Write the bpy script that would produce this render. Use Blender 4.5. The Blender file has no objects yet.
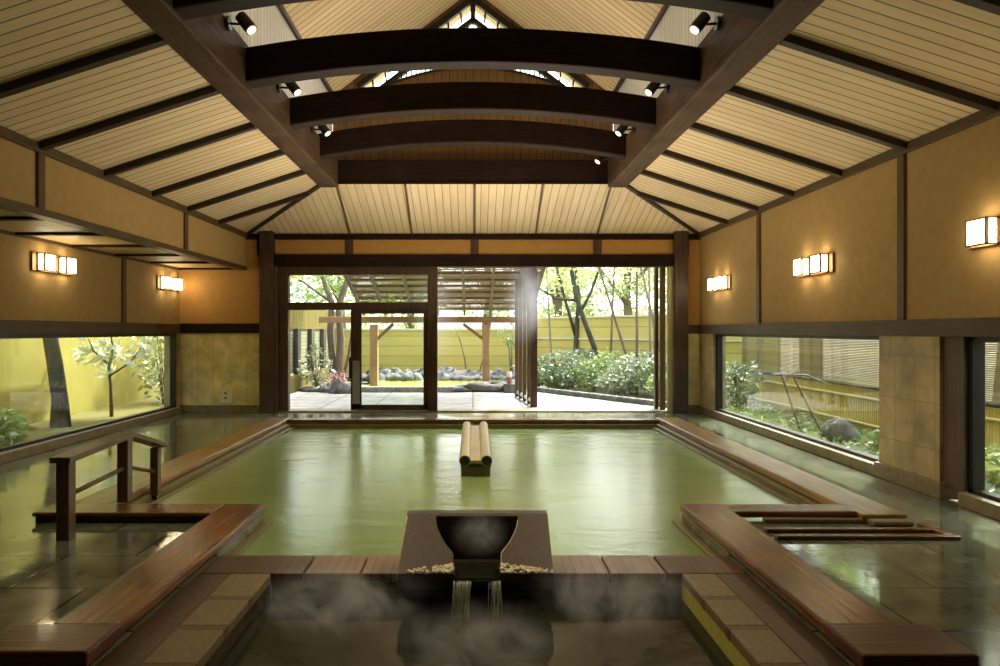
import bpy, math, random
import numpy as np
from mathutils import Vector, Matrix
C = bpy.context.scene.collection
R = math.radians

# ------------------------------------------------------------------ camera
cam_d = bpy.data.cameras.new('camera')
cam = bpy.data.objects.new('camera', cam_d); C.objects.link(cam)
cam.location = (0, 0, 1.5); cam.rotation_euler = (R(90), 0, 0)
cam_d.sensor_width = 36; cam_d.lens = 25.92
cam_d.shift_x = 0.027; cam_d.shift_y = -0.002
cam_d.clip_end = 300
bpy.context.scene.camera = cam

# ------------------------------------------------------------------ sky, sun, exposure
SUN = Vector((0.42, 0.50, 0.76)).normalized()
w = bpy.data.worlds.new('world'); bpy.context.scene.world = w
w.use_nodes = True
nt = w.node_tree; nt.nodes.clear()
sky = nt.nodes.new('ShaderNodeTexSky'); sky.sky_type = 'NISHITA'
sky.sun_disc = False
sky.sun_elevation = math.asin(SUN.z); sky.sun_rotation = math.atan2(SUN.x, SUN.y)
sky.air_density = 1.0; sky.dust_density = 4.0; sky.ozone_density = 0.6
hs = nt.nodes.new('ShaderNodeHueSaturation'); hs.inputs['Saturation'].default_value = 0.45
bg = nt.nodes.new('ShaderNodeBackground'); bg.inputs['Strength'].default_value = 0.48
wo = nt.nodes.new('ShaderNodeOutputWorld')
nt.links.new(sky.outputs[0], hs.inputs['Color']); nt.links.new(hs.outputs[0], bg.inputs['Color'])
nt.links.new(bg.outputs[0], wo.inputs['Surface'])
sl = bpy.data.lights.new('sun', 'SUN'); sl.energy = 2.7; sl.angle = R(1.0); sl.color = (1.0, 0.95, 0.85)
so = bpy.data.objects.new('sun', sl); C.objects.link(so)
so.location = SUN * 40
so.rotation_euler = SUN.to_track_quat('Z', 'Y').to_euler()
al = bpy.data.lights.new('pool_bounce_fill', 'AREA'); al.shape = 'RECTANGLE'; al.size = 3.2; al.size_y = 3.6; al.energy = 62; al.color = (1.0, .84, .60)  # unseen fill added over the pool in place of light bounced off the water
ao = bpy.data.objects.new('pool_bounce_fill', al); C.objects.link(ao); ao.location = (0, 9.3, 1.58); ao.rotation_euler = (R(180), 0, 0)
vs = bpy.context.scene.view_settings
vs.view_transform = 'Standard'; vs.look = 'None'; vs.gamma = 1.0; vs.use_curve_mapping = False
vs.exposure = 1.5
cy = bpy.context.scene.cycles
cy.use_denoising = True
cy.max_bounces = 10; cy.diffuse_bounces = 5; cy.glossy_bounces = 4; cy.transparent_max_bounces = 16
cy.sample_clamp_indirect = 8.0
cy.caustics_reflective = False; cy.caustics_refractive = False
SCONCE = 7.5
SPOT_W = 75.0

# ------------------------------------------------------------------ materials
def new_mat(name):
    m = bpy.data.materials.new(name); m.use_nodes = True
    n = m.node_tree.nodes; n.clear()
    return m, n, m.node_tree.links

def coords(n, l, scale=(1, 1, 1), kind='Object'):
    tc = n.new('ShaderNodeTexCoord'); mp = n.new('ShaderNodeMapping')
    mp.inputs['Scale'].default_value = scale
    l.new(tc.outputs[kind], mp.inputs['Vector'])
    return mp.outputs['Vector']

def rgba(c): return (c[0], c[1], c[2], 1)

def ramp2(n, l, fac, c1, c2, p1=0.3, p2=0.7):
    r = n.new('ShaderNodeValToRGB')
    r.color_ramp.elements[0].position = p1; r.color_ramp.elements[0].color = rgba(c1)
    r.color_ramp.elements[1].position = p2; r.color_ramp.elements[1].color = rgba(c2)
    l.new(fac, r.inputs['Fac']); return r.outputs['Color']

def finish(m, n, l, col, rough=.5, height=None, bump=.2, dist=.01, spec=.5, rough_socket=None, metal=0, coat=0):
    p = n.new('ShaderNodeBsdfPrincipled'); o = n.new('ShaderNodeOutputMaterial')
    if isinstance(col, tuple): p.inputs['Base Color'].default_value = rgba(col)
    else: l.new(col, p.inputs['Base Color'])
    p.inputs['Roughness'].default_value = rough
    if rough_socket: l.new(rough_socket, p.inputs['Roughness'])
    p.inputs['Specular IOR Level'].default_value = spec
    p.inputs['Metallic'].default_value = metal
    p.inputs['Coat Weight'].default_value = coat
    p.inputs['Coat Roughness'].default_value = .08
    if height is not None:
        b = n.new('ShaderNodeBump'); b.inputs['Strength'].default_value = bump; b.inputs['Distance'].default_value = dist
        l.new(height, b.inputs['Height']); l.new(b.outputs[0], p.inputs['Normal'])
    l.new(p.outputs[0], o.inputs['Surface'])
    return m

def noise(n, l, vec, scale, detail=5, rough=.55, dist=0.0):
    t = n.new('ShaderNodeTexNoise'); t.inputs['Scale'].default_value = scale
    t.inputs['Detail'].default_value = detail; t.inputs['Roughness'].default_value = rough
    t.inputs['Distortion'].default_value = dist
    l.new(vec, t.inputs['Vector']); return t.outputs['Fac']

def mottled(name, c1, c2, scale=6, rough=.6, bump=.2, dist=.01, stretch=(1, 1, 1), spec=.4, p1=.3, p2=.7, coat=0, metal=0):
    m, n, l = new_mat(name)
    f = noise(n, l, coords(n, l, stretch), scale)
    return finish(m, n, l, ramp2(n, l, f, c1, c2, p1, p2), rough, f, bump, dist, spec, coat=coat, metal=metal)

def wood(name, c1, c2, axis=0, rough=.5, bump=.25, spec=.4, fine=38, coat=0, dist=.006):
    m, n, l = new_mat(name)
    s = [1, 1, 1]; s[axis] = .06
    v = coords(n, l, tuple(s))
    f = noise(n, l, v, fine, 6, .6, .4)
    g = noise(n, l, coords(n, l, (1, 1, 1)), 2.2, 3)
    mx = n.new('ShaderNodeMath'); mx.operation = 'MULTIPLY_ADD'
    mx.inputs[1].default_value = .6; l.new(f, mx.inputs[0])
    m2 = n.new('ShaderNodeMath'); m2.operation = 'MULTIPLY'; m2.inputs[1].default_value = .4
    l.new(g, m2.inputs[0]); l.new(m2.outputs[0], mx.inputs[2])
    return finish(m, n, l, ramp2(n, l, mx.outputs[0], c1, c2, .36, .66), rough, f, bump, dist, spec, coat=coat)

def boards(name, c1, c2, groove, comp, pitch, rough=.55, width=.07, cross=None, crosspitch=1.0, spec=.35):
    """Narrow boards with dark joints; comp is the axis the joints are spaced along."""
    m, n, l = new_mat(name)
    tc = n.new('ShaderNodeTexCoord'); sx = n.new('ShaderNodeSeparateXYZ')
    l.new(tc.outputs['Object'], sx.inputs[0])
    def joint(c, p, wd):
        d = n.new('ShaderNodeMath'); d.operation = 'DIVIDE'; d.inputs[1].default_value = p
        l.new(sx.outputs[c], d.inputs[0])
        fr = n.new('ShaderNodeMath'); fr.operation = 'FRACT'; l.new(d.outputs[0], fr.inputs[0])
        lt = n.new('ShaderNodeMath'); lt.operation = 'LESS_THAN'; lt.inputs[1].default_value = wd
        l.new(fr.outputs[0], lt.inputs[0])
        fl = n.new('ShaderNodeMath'); fl.operation = 'FLOOR'; l.new(d.outputs[0], fl.inputs[0])
        return lt.outputs[0], fl.outputs[0]
    j, idx = joint(comp, pitch, width)
    wn = n.new('ShaderNodeTexWhiteNoise'); wn.noise_dimensions = '1D'; l.new(idx, wn.inputs['W'])
    s = [1, 1, 1]; s[comp] = 12
    f = noise(n, l, coords(n, l, tuple(s)), 1.6, 5)
    ad = n.new('ShaderNodeMath'); ad.operation = 'ADD'; l.new(f, ad.inputs[0])
    sc = n.new('ShaderNodeMath'); sc.operation = 'MULTIPLY_ADD'; sc.inputs[1].default_value = .3; sc.inputs[2].default_value = -.15
    l.new(wn.outputs['Value'], sc.inputs[0]); l.new(sc.outputs[0], ad.inputs[1])
    col = ramp2(n, l, ad.outputs[0], c1, c2, .25, .75)
    if cross is not None:
        j2, _ = joint(cross, crosspitch, .008)
        mxx = n.new('ShaderNodeMath'); mxx.operation = 'MAXIMUM'; l.new(j, mxx.inputs[0]); l.new(j2, mxx.inputs[1])
        j = mxx.outputs[0]
    mx = n.new('ShaderNodeMixRGB'); l.new(j, mx.inputs['Fac']); l.new(col, mx.inputs['Color1'])
    mx.inputs['Color2'].default_value = rgba(groove)
    inv = n.new('ShaderNodeMath'); inv.operation = 'SUBTRACT'; inv.inputs[0].default_value = 1; l.new(j, inv.inputs[1])
    return finish(m, n, l, mx.outputs[0], rough, inv.outputs[0], .6, .006, spec)

def tiles(name, c1, c2, mortar, w_, h_, ax=(0, 1), rough=.3, spec=.5, gap=.012, bumpn=.15, offset=.5, roughvar=None, nscale=3.0):
    m, n, l = new_mat(name)
    tc = n.new('ShaderNodeTexCoord'); sx = n.new('ShaderNodeSeparateXYZ'); cx = n.new('ShaderNodeCombineXYZ')
    l.new(tc.outputs['Object'], sx.inputs[0])
    l.new(sx.outputs[ax[0]], cx.inputs[0]); l.new(sx.outputs[ax[1]], cx.inputs[1])
    b = n.new('ShaderNodeTexBrick'); b.offset = offset; b.squash = 1
    b.inputs['Scale'].default_value = 1; b.inputs['Mortar Size'].default_value = gap / 2
    b.inputs['Brick Width'].default_value = w_; b.inputs['Row Height'].default_value = h_
    b.inputs['Mortar Smooth'].default_value = .1
    b.inputs['Color1'].default_value = rgba(c1); b.inputs['Color2'].default_value = rgba(c2); b.inputs['Mortar'].default_value = rgba(mortar)
    l.new(cx.outputs[0], b.inputs['Vector'])
    f = noise(n, l, tc.outputs['Object'], nscale, 6, .6)
    ov = n.new('ShaderNodeMixRGB'); ov.blend_type = 'MULTIPLY'; ov.inputs['Fac'].default_value = 1
    l.new(b.outputs['Color'], ov.inputs['Color1'])
    l.new(ramp2(n, l, f, (.6, .6, .6), (1.25, 1.25, 1.25), .3, .7), ov.inputs['Color2'])
    hh = n.new('ShaderNodeMath'); hh.operation = 'MULTIPLY_ADD'; hh.inputs[1].default_value = -.8
    l.new(b.outputs['Fac'], hh.inputs[0]); l.new(f, hh.inputs[2])
    rs = None
    if roughvar:
        mr = n.new('ShaderNodeMapRange'); mr.inputs['From Min'].default_value = .35; mr.inputs['From Max'].default_value = .65
        mr.inputs['To Min'].default_value = roughvar[0]; mr.inputs['To Max'].default_value = roughvar[1]
        l.new(noise(n, l, tc.outputs['Object'], 1.3, 4), mr.inputs['Value']); rs = mr.outputs[0]
    return finish(m, n, l, ov.outputs[0], rough, hh.outputs[0], bumpn, .01, spec, rs)

def leaf_mat(name, c1, c2, trans=.45, gloss=.12):
    m, n, l = new_mat(name)
    g = n.new('ShaderNodeNewGeometry')
    col = ramp2(n, l, g.outputs['Random Per Island'], c1, c2, 0, 1)
    d = n.new('ShaderNodeBsdfDiffuse'); t = n.new('ShaderNodeBsdfTranslucent'); gl = n.new('ShaderNodeBsdfGlossy')
    gl.inputs['Roughness'].default_value = .35; gl.inputs['Color'].default_value = (1, 1, 1, 1)
    l.new(col, d.inputs['Color']); l.new(col, t.inputs['Color'])
    a = n.new('ShaderNodeMixShader'); a.inputs['Fac'].default_value = trans
    l.new(d.outputs[0], a.inputs[1]); l.new(t.outputs[0], a.inputs[2])
    b = n.new('ShaderNodeMixShader'); b.inputs['Fac'].default_value = gloss
    l.new(a.outputs[0], b.inputs[1]); l.new(gl.outputs[0], b.inputs[2])
    o = n.new('ShaderNodeOutputMaterial'); l.new(b.outputs[0], o.inputs['Surface'])
    return m

def glass_mat(name, tint=(.93, .97, .93), rough=0.0):
    m, n, l = new_mat(name)
    fr = n.new('ShaderNodeFresnel'); fr.inputs['IOR'].default_value = 1.5
    t = n.new('ShaderNodeBsdfTransparent'); t.inputs['Color'].default_value = rgba(tint)
    g = n.new('ShaderNodeBsdfGlossy'); g.inputs['Roughness'].default_value = rough
    ge = n.new('ShaderNodeNewGeometry'); inv = n.new('ShaderNodeMath'); inv.operation = 'SUBTRACT'; inv.inputs[0].default_value = 1
    l.new(ge.outputs['Backfacing'], inv.inputs[1])
    fm = n.new('ShaderNodeMath'); fm.operation = 'MULTIPLY'; l.new(fr.outputs[0], fm.inputs[0]); l.new(inv.outputs[0], fm.inputs[1])
    mx = n.new('ShaderNodeMixShader'); l.new(fm.outputs[0], mx.inputs['Fac'])
    l.new(t.outputs[0], mx.inputs[1]); l.new(g.outputs[0], mx.inputs[2])
    o = n.new('ShaderNodeOutputMaterial'); l.new(mx.outputs[0], o.inputs['Surface'])
    return m

def emit_mat(name, col, strength):
    m, n, l = new_mat(name)
    e = n.new('ShaderNodeEmission'); e.inputs['Color'].default_value = rgba(col); e.inputs['Strength'].default_value = strength
    o = n.new('ShaderNodeOutputMaterial'); l.new(e.outputs[0], o.inputs['Surface'])
    return m

def water_mat(name, c1, c2, rough, scale, bump, stretch=(1, 1, 1), dist=.02, spec=.5):
    m, n, l = new_mat(name)
    f = noise(n, l, coords(n, l, stretch), scale, 4, .5, .6)
    g = noise(n, l, coords(n, l, (1, 1, 1)), .7, 3, .5, .5)
    return finish(m, n, l, ramp2(n, l, g, c1, c2, .3, .7), rough, f, bump, dist, spec)

M = {}
M['ceil_side'] = boards('cream_boards_side', (.68, .52, .32), (.80, .645, .43), (.12, .08, .045), 1, 1.2 / 9, width=.10)
M['ceil_back'] = boards('cream_boards_back', (.70, .55, .35), (.82, .675, .47), (.30, .22, .13), 0, 1.15 / 9, width=.08)
M['clere'] = boards('white_boards', (.78, .77, .75), (.86, .85, .83), (.30, .28, .24), 1, .12, width=.08)
M['gable'] = boards('brown_boards', (.15, .08, .03), (.20, .11, .045), (.06, .03, .015), 0, .13, width=.09)
M['soffit'] = boards('soffit_boards', (.48, .34, .15), (.55, .40, .19), (.2, .13, .05), 0, .2, width=.03)
M['plaster'] = mottled('tan_wall_covering', (.40, .265, .110), (.46, .31, .132), 9, .8, .08, .004, (1, 1, 1), .25)
M['plaster_dark'] = mottled('orange_wall_covering', (.44, .235, .07), (.50, .275, .085), 9, .8, .08, .004, (1, 1, 1), .25)
M['dark_x'] = wood('dark_timber_across', (.008, .0035, .002), (.030, .013, .008), 0, .6, .25, .15)
M['dark_y'] = wood('dark_timber_along', (.035, .019, .011), (.12, .072, .044), 1, .6, .4, .2)
M['dark_z'] = wood('dark_timber_upright', (.032, .016, .010), (.11, .058, .036), 2, .45)
M['rail_y'] = wood('brown_rail_along', (.055, .033, .014), (.12, .078, .036), 1, .5)
M['rail_x'] = wood('brown_rail_across', (.05, .028, .014), (.11, .065, .034), 0, .5)
M['trim_z'] = wood('brown_trim_upright', (.07, .042, .018), (.13, .082, .038), 2, .5)
M['batten'] = wood('batten_timber', (.016, .008, .004), (.04, .022, .012), 1, .5)
M['batten_brown'] = wood('batten_brown_timber', (.10, .06, .03), (.18, .115, .06), 1, .5)
M['wet_y'] = wood('wet_plank_along', (.038, .011, .002), (.25, .092, .016), 1, .22, .6, .5, 26, 0, .012)
M['wet_x'] = wood('wet_plank_across', (.05, .018, .004), (.22, .095, .022), 0, .22, .6, .5, 26, 0, .012)
M['rim_y'] = wood('rim_plank_along', (.12, .065, .014), (.36, .22, .055), 1, .34, .5, .45, 26, .1)
M['block'] = wood('dark_red_block', (.04, .008, .002), (.13, .036, .008), 0, .32, .6, .4, 26, .1)
M['riser'] = wood('dark_wet_riser', (.010, .006, .004), (.035, .02, .011), 0, .3, .3, .5, 26, .2)
M['lining'] = wood('pool_lining_timber', (.10, .085, .028), (.20, .17, .06), 1, .45)
M['rail_wood'] = wood('handrail_timber', (.055, .032, .013), (.135, .083, .038), 2, .4, .3, .5, 26, .1)
M['slate'] = tiles('wet_slate', (.115, .132, .085), (.155, .172, .115), (.014, .014, .010), .9, .6, (0, 1), .15, .8, .018, .12, .5, (.04, .18))
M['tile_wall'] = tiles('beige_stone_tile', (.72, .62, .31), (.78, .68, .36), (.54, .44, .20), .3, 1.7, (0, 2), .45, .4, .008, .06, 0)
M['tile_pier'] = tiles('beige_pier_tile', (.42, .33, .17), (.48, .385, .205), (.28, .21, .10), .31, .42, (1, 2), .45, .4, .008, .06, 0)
M['base_stone'] = mottled('baseboard_stone', (.15, .12, .06), (.24, .19, .10), 14, .5, .2)
M['tub_stone'] = mottled('tub_rim_stone', (.12, .090, .042), (.215, .165, .08), 60, .5, .35, .006)
M['tub_joint'] = mottled('tub_joint_stone', (.035, .020, .010), (.075, .044, .022), 40, .4, .3)
M['slab_joint'] = mottled('slab_joint', (.075, .052, .025), (.13, .09, .045), 50, .5, .3)
M['tub_wall_lit'] = mottled('tub_inner_wall_lit', (.34, .33, .06), (.50, .46, .10), 30, .45, .3)
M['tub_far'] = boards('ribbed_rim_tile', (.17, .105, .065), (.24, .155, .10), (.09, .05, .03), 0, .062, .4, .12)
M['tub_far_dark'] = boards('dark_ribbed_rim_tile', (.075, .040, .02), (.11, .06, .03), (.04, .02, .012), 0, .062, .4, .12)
M['granite'] = mottled('spout_granite', (.024, .0165, .0075), (.085, .060, .028), 85, .4, .4, .006)
M['granite_wet_shaded'] = mottled('spout_wet_shaded_stone', (.028, .021, .015), (.07, .052, .036), 50, .18, .4, .006)  # wet spout stone; also paints the shade on the dark tub walls
M['crust'] = mottled('mineral_crust', (.72, .66, .42), (.9, .86, .64), 40, .8, .5)
M['pool_water'] = water_mat('pool_water', (.17, .255, .085), (.24, .325, .115), .22, 2.2, .16, (1.0, 1.6, 1), .05)
M['tub_water'] = water_mat('tub_water', (.008, .009, .006), (.022, .027, .012), .08, 2.6, .12, (1, 1, 1), .04, .25)
M['pond_water'] = water_mat('pond_water', (.30, .36, .07), (.40, .44, .10), .12, 4, .2)
M['basin'] = mottled('basin', (.08, .10, .04), (.12, .14, .06), 8, .6)
M['bamboo_pale'] = wood('pale_log', (.30, .27, .13), (.46, .42, .23), 1, .4, .15, .4, 18)
M['log_end'] = mottled('dark_log_end', (.012, .009, .005), (.04, .03, .016), 30, .6)
M['glass'] = glass_mat('clear_glass')
M['paper'] = emit_mat('lit_paper', (1.0, .80, .46), SCONCE)
M['sconce_wood'] = wood('sconce_frame_timber', (.20, .10, .035), (.32, .17, .06), 1, .5)
M['bulb'] = emit_mat('lit_bulb', (1.0, .74, .42), 3.0)
M['black_metal'] = mottled('black_metal', (.012, .010, .009), (.02, .018, .016), 20, .35, .02)
M['steel'] = mottled('brushed_steel', (.45, .45, .44), (.6, .6, .58), 20, .3, .02, metal=1)
M['plate'] = mottled('outlet_plastic', (.74, .70, .52), (.80, .76, .58), 30, .4, .02)
M['socket'] = mottled('socket_dark', (.05, .05, .03), (.08, .07, .05), 30, .4, .02)
M['terrace'] = tiles('terrace_paving', (.33, .33, .31), (.40, .40, .37), (.09, .09, .08), 1.0, 1.5, (0, 1), .55, .4, .03, .15, .0)
M['soil'] = mottled('garden_soil', (.13, .11, .06), (.24, .22, .13), 7, .9, .5, .03)
M['kerb'] = mottled('kerb_stone', (.16, .16, .14), (.34, .34, .31), 10, .7, .4, .02)
M['rock'] = mottled('garden_rock', (.03, .03, .027), (.19, .19, .175), 7, .75, .6, .05)
M['rock_dark'] = mottled('dark_garden_rock', (.05, .055, .045), (.18, .19, .16), 5, .7, .6, .05)
M['fence_h'] = boards('yellow_boards_level', (.46, .385, .10), (.54, .46, .13), (.20, .16, .04), 2, .33, .7, .05)
M['fence_v'] = boards('yellow_boards_upright', (.12, .105, .03), (.155, .135, .042), (.05, .04, .015), 1, .30, .95, .07, spec=.05)
M['fence_cap'] = wood('fence_cap', (.55, .52, .34), (.70, .67, .48), 0, .7)
M['yellow_wall'] = mottled('yellow_garden_wall', (.225, .195, .032), (.285, .245, .046), 1.5, .9, .1)
M['grey_post'] = wood('grey_post', (.10, .09, .07), (.18, .16, .12), 2, .7)
M['pale_panel'] = boards('pale_slats', (.17, .18, .11), (.22, .23, .14), (.08, .085, .05), 2, .1, .95, .12, spec=.05)
M['cedar_x'] = wood('orange_cedar_across', (.24, .135, .06), (.38, .23, .11), 0, .6)
M['cedar_z'] = wood('orange_cedar_upright', (.34, .20, .10), (.54, .35, .19), 2, .6)
M['rafter'] = wood('rafter_timber', (.12, .09, .06), (.22, .17, .12), 1, .6)
M['reed'] = leaf_mat('reed_roof', (.20, .155, .095), (.34, .27, .17), .35, .03)
M['reed_screen'] = leaf_mat('reed_screen', (.20, .17, .085), (.30, .26, .14), .3, .03)
M['bamboo'] = wood('bamboo_pole', (.42, .38, .11), (.60, .54, .20), 2, .4, .1, .5, 14)
M['bamboo_y'] = wood('bamboo_rail', (.42, .38, .13), (.62, .56, .24), 1, .4, .1, .5, 14)
M['bark'] = wood('bark', (.10, .085, .06), (.24, .20, .14), 2, .85, .8, .2, 22, 0, .03)
M['bark_dark'] = wood('dark_bark', (.035, .035, .025), (.12, .11, .08), 2, .85, .8, .2, 22, 0, .03)
M['stem'] = wood('pale_stem', (.16, .15, .09), (.30, .28, .18), 2, .8, .5)
M['leaf_pale'] = leaf_mat('pale_leaves', (.30, .40, .09), (.50, .57, .19))
M['leaf_mid'] = leaf_mat('mid_leaves', (.12, .22, .045), (.28, .37, .10))
M['leaf_dark'] = leaf_mat('dark_leaves', (.06, .12, .03), (.18, .26, .08), .3)
M['leaf_highlight'] = leaf_mat('glossy_highlight_leaves', (.10, .17, .05), (.40, .46, .26), .35, .18)  # pale end of the range paints white highlights on single leaves
M['lantern_red'] = mottled('lantern_clay', (.30, .10, .06), (.40, .15, .09), 20, .6)
M['lantern_white'] = mottled('lantern_paper', (.75, .72, .66), (.8, .78, .72), 20, .6)
M['flower'] = leaf_mat('pink_flowers', (.65, .25, .28), (.85, .5, .5), .3)

# ------------------------------------------------------------------ mesh building
class MB:
    def __init__(s): s.v = []; s.f = []; s.mi = []; s.cur = 0
    def quadset(s, vs, fs):
        o = len(s.v); s.v += [tuple(map(float, p)) for p in vs]
        s.f += [tuple(i + o for i in f) for f in fs]; s.mi += [s.cur] * len(fs)
        return s
    def box(s, x0, x1, y0, y1, z0, z1):
        x0, x1 = min(x0, x1), max(x0, x1); y0, y1 = min(y0, y1), max(y0, y1); z0, z1 = min(z0, z1), max(z0, z1)
        return s.quadset([(x0, y0, z0), (x1, y0, z0), (x1, y1, z0), (x0, y1, z0), (x0, y0, z1), (x1, y0, z1), (x1, y1, z1), (x0, y1, z1)],
                         [(0, 3, 2, 1), (4, 5, 6, 7), (0, 1, 5, 4), (1, 2, 6, 5), (2, 3, 7, 6), (3, 0, 4, 7)])
    def hexa(s, a, b):
        """a, b: two matching loops of points (bottom, top)."""
        k = len(a)
        fs = [tuple(range(k - 1, -1, -1)), tuple(range(k, 2 * k))]
        fs += [(i, (i + 1) % k, k + (i + 1) % k, k + i) for i in range(k)]
        return s.quadset(list(a) + list(b), fs)
    def bar(s, p, q, w_, h_, up=(0, 0, 1)):
        p, q = Vector(p), Vector(q); d = (q - p).normalized(); u = Vector(up)
        r = d.cross(u).normalized(); u = r.cross(d).normalized()
        off = [r * sx * w_ / 2 + u * sy * h_ / 2 for sx, sy in ((-1, -1), (1, -1), (1, 1), (-1, 1))]
        return s.hexa([p + o for o in off], [q + o for o in off])
    def tube(s, pts, rads, n=10, caps=True):
        pts = [Vector(p) for p in pts]
        if not isinstance(rads, (list, tuple)): rads = [rads] * len(pts)
        vs = []; prev = None
        for i, p in enumerate(pts):
            d = (pts[min(i + 1, len(pts) - 1)] - pts[max(i - 1, 0)]).normalized()
            if prev is None:
                a = Vector((1, 0, 0)) if abs(d.x) < .9 else Vector((0, 1, 0))
                r = d.cross(a).normalized()
            else:
                r = (prev - d * prev.dot(d)).normalized()
            prev = r; u = d.cross(r)
            for k in range(n):
                t = 2 * math.pi * k / n
                vs.append(p + (r * math.cos(t) + u * math.sin(t)) * rads[i])
        fs = []
        for i in range(len(pts) - 1):
            for k in range(n):
                fs.append((i * n + k, i * n + (k + 1) % n, (i + 1) * n + (k + 1) % n, (i + 1) * n + k))
        if caps:
            fs.append(tuple(range(n - 1, -1, -1))); fs.append(tuple((len(pts) - 1) * n + k for k in range(n)))
        return s.quadset(vs, fs)
    def build(s, name, mats, parent=None, origin=None, bevel=0, smooth=False, seg=2):
        if not isinstance(mats, (list, tuple)): mats = [mats]
        a = np.array(s.v)
        if origin is None:
            lo, hi = a.min(0), a.max(0); origin = ((lo[0] + hi[0]) / 2, (lo[1] + hi[1]) / 2, lo[2])
        me = bpy.data.meshes.new(name)
        me.from_pydata([tuple(p) for p in (a - np.array(origin))], [], s.f)
        for m in mats: me.materials.append(M[m] if isinstance(m, str) else m)
        if len(mats) > 1: me.polygons.foreach_set('material_index', s.mi)
        if smooth: me.polygons.foreach_set('use_smooth', [True] * len(me.polygons))
        me.update()
        o = bpy.data.objects.new(name, me); C.objects.link(o)
        o.location = origin
        if parent is not None:
            o.parent = parent
            o.location = Vector(origin) - world_loc(parent)
        if bevel:
            b = o.modifiers.new('bevel', 'BEVEL'); b.width = bevel; b.segments = seg; b.limit_method = 'ANGLE'; b.angle_limit = R(40)
        return o

def world_loc(o):
    v = Vector(o.location)
    while o.parent is not None:
        o = o.parent; v += Vector(o.location)
    return v

def tag(o, label=None, cat=None, group=None, kind=None):
    if label: o['label'] = label
    if cat: o['category'] = cat
    if group: o['group'] = group
    if kind: o['kind'] = kind
    return o
def thing(name, label, cat, loc, group=None, kind='thing'):
    o = bpy.data.objects.new(name, None); C.objects.link(o); o.location = loc
    o.empty_display_size = .1
    return tag(o, label, cat, group, kind)
def struct(o, label=None): o['kind'] = 'structure'; return tag(o, label)
def box(name, mat, x0, x1, y0, y1, z0, z1, parent=None, bevel=0, origin=None):
    return MB().box(x0, x1, y0, y1, z0, z1).build(name, mat, parent, origin, bevel)
def copy_tree(o, parent=None):
    c = o.copy(); C.objects.link(c); c.parent = parent
    for ch in list(o.children): copy_tree(ch, c)
    return c

WX = 4.2; D = 13.33; WL = -5.43; FR = -1.8       # room: right wall, back wall, left wall, front wall
Z0 = (0, 0, 0)

# ================================================================== THE SETTING
fl = MB()
fl.box(WL, -3.03, FR, D + .35, -.3, 0).box(3.03, WX, FR, D + .35, -.3, 0).box(-3.03, 3.03, 11.7, D + .35, -.3, 0)
fl.box(-3.03, -1.70, FR, 5.62, -.3, 0).box(1.70, 3.03, FR, 5.62, -.3, 0).box(-1.70, 1.70, FR, .3, -.3, 0)
struct(fl.build('floor', 'slate', origin=Z0))
pb = MB()
pb.box(-3.2, 3.2, 4.4, 11.9, -.9, -.8)
pb.box(-3.2, -3.03, 5.6, 11.9, -.8, -.02).box(3.03, 3.2, 5.6, 11.9, -.8, -.02).box(-3.03, 3.03, 11.7, 11.9, -.8, -.02)
pb.box(-3.03, -1.72, 5.6, 5.75, -.8, -.02).box(1.72, 3.03, 5.6, 5.75, -.8, -.02)
struct(pb.build('pool_basin', 'basin', origin=Z0))

# ---- walls
def tri_strip(name, mat, poly, axis, a0, a1, parent=None):
    """extrude a 2-D polygon along an axis: axis 'y' -> poly in (x,z), 'x' -> poly in (y,z)"""
    if axis == 'y':
        A = [(p, a0, q) for p, q in poly]; B = [(p, a1, q) for p, q in poly]
    else:
        A = [(a0, p, q) for p, q in poly]; B = [(a1, p, q) for p, q in poly]
    return MB().hexa(A, B).build(name, mat, parent, Z0)

# right wall
wr = struct(box('wall_right', 'plaster', WX, WX + .22, FR, D, 1.60, 3.34, origin=Z0))
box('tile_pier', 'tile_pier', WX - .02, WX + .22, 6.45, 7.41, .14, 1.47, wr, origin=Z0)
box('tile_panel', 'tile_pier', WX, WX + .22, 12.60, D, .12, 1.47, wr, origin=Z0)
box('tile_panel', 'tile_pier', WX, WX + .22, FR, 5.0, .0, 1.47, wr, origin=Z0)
box('rail', 'rail_y', WX - .035, WX + .22, FR, D, 1.45, 1.61, wr, .006)
for d in (7.03 - 3.54, 7.03, 10.55):
    box('post', 'trim_z', WX - .03, WX + .02, d - .055, d + .055, 1.61, 3.28, wr, .004)
box('cornice', 'rail_y', WX - .045, WX + .02, FR, D, 3.22, 3.31, wr, .004)
struct(box('baseboard_right', 'base_stone', WX - .05, WX + .24, 6.40, 7.46, 0, .15, bevel=.008))
struct(box('baseboard_right_corner', 'base_stone', WX - .02, WX + .22, 12.6, D, 0, .12, bevel=.006))

def side_window(name, xg, side, y0, y1, frame_y):
    f = MB(); t = .06
    xa, xb = xg - side * .05, xg + side * .05
    f.box(xa, xb, y0, y0 + t, .12, 1.46).box(xa, xb, y1 - t, y1, .12, 1.46)
    f.box(xa, xb, y0, y1, .10, .15).box(xa, xb, y0, y1, 1.41, 1.46)
    for yy in frame_y: f.box(xa, xb, yy - .03, yy + .03, .12, 1.46)
    w_ = struct(f.build(name, 'black_metal', origin=Z0))
    ys = [y0] + list(frame_y) + [y1]
    for a, b in zip(ys, ys[1:]):
        box('pane', 'glass', xg - .004, xg + .004, a + .03, b - .03, .15, 1.41, w_)
    box('sill', 'base_stone', xg - side * .14, xg + side * .1, y0, y1, 0, .115, w_, .006)
    return w_
side_window('window_1', WX + .10, 1, 7.41, 12.60, [])
side_window('window_2', WX + .10, 1, 5.0, 6.18, [])
struct(box('trim_8', 'trim_z', WX + .01, WX + .2, 6.18, 6.45, .12, 1.46, bevel=.006))
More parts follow.
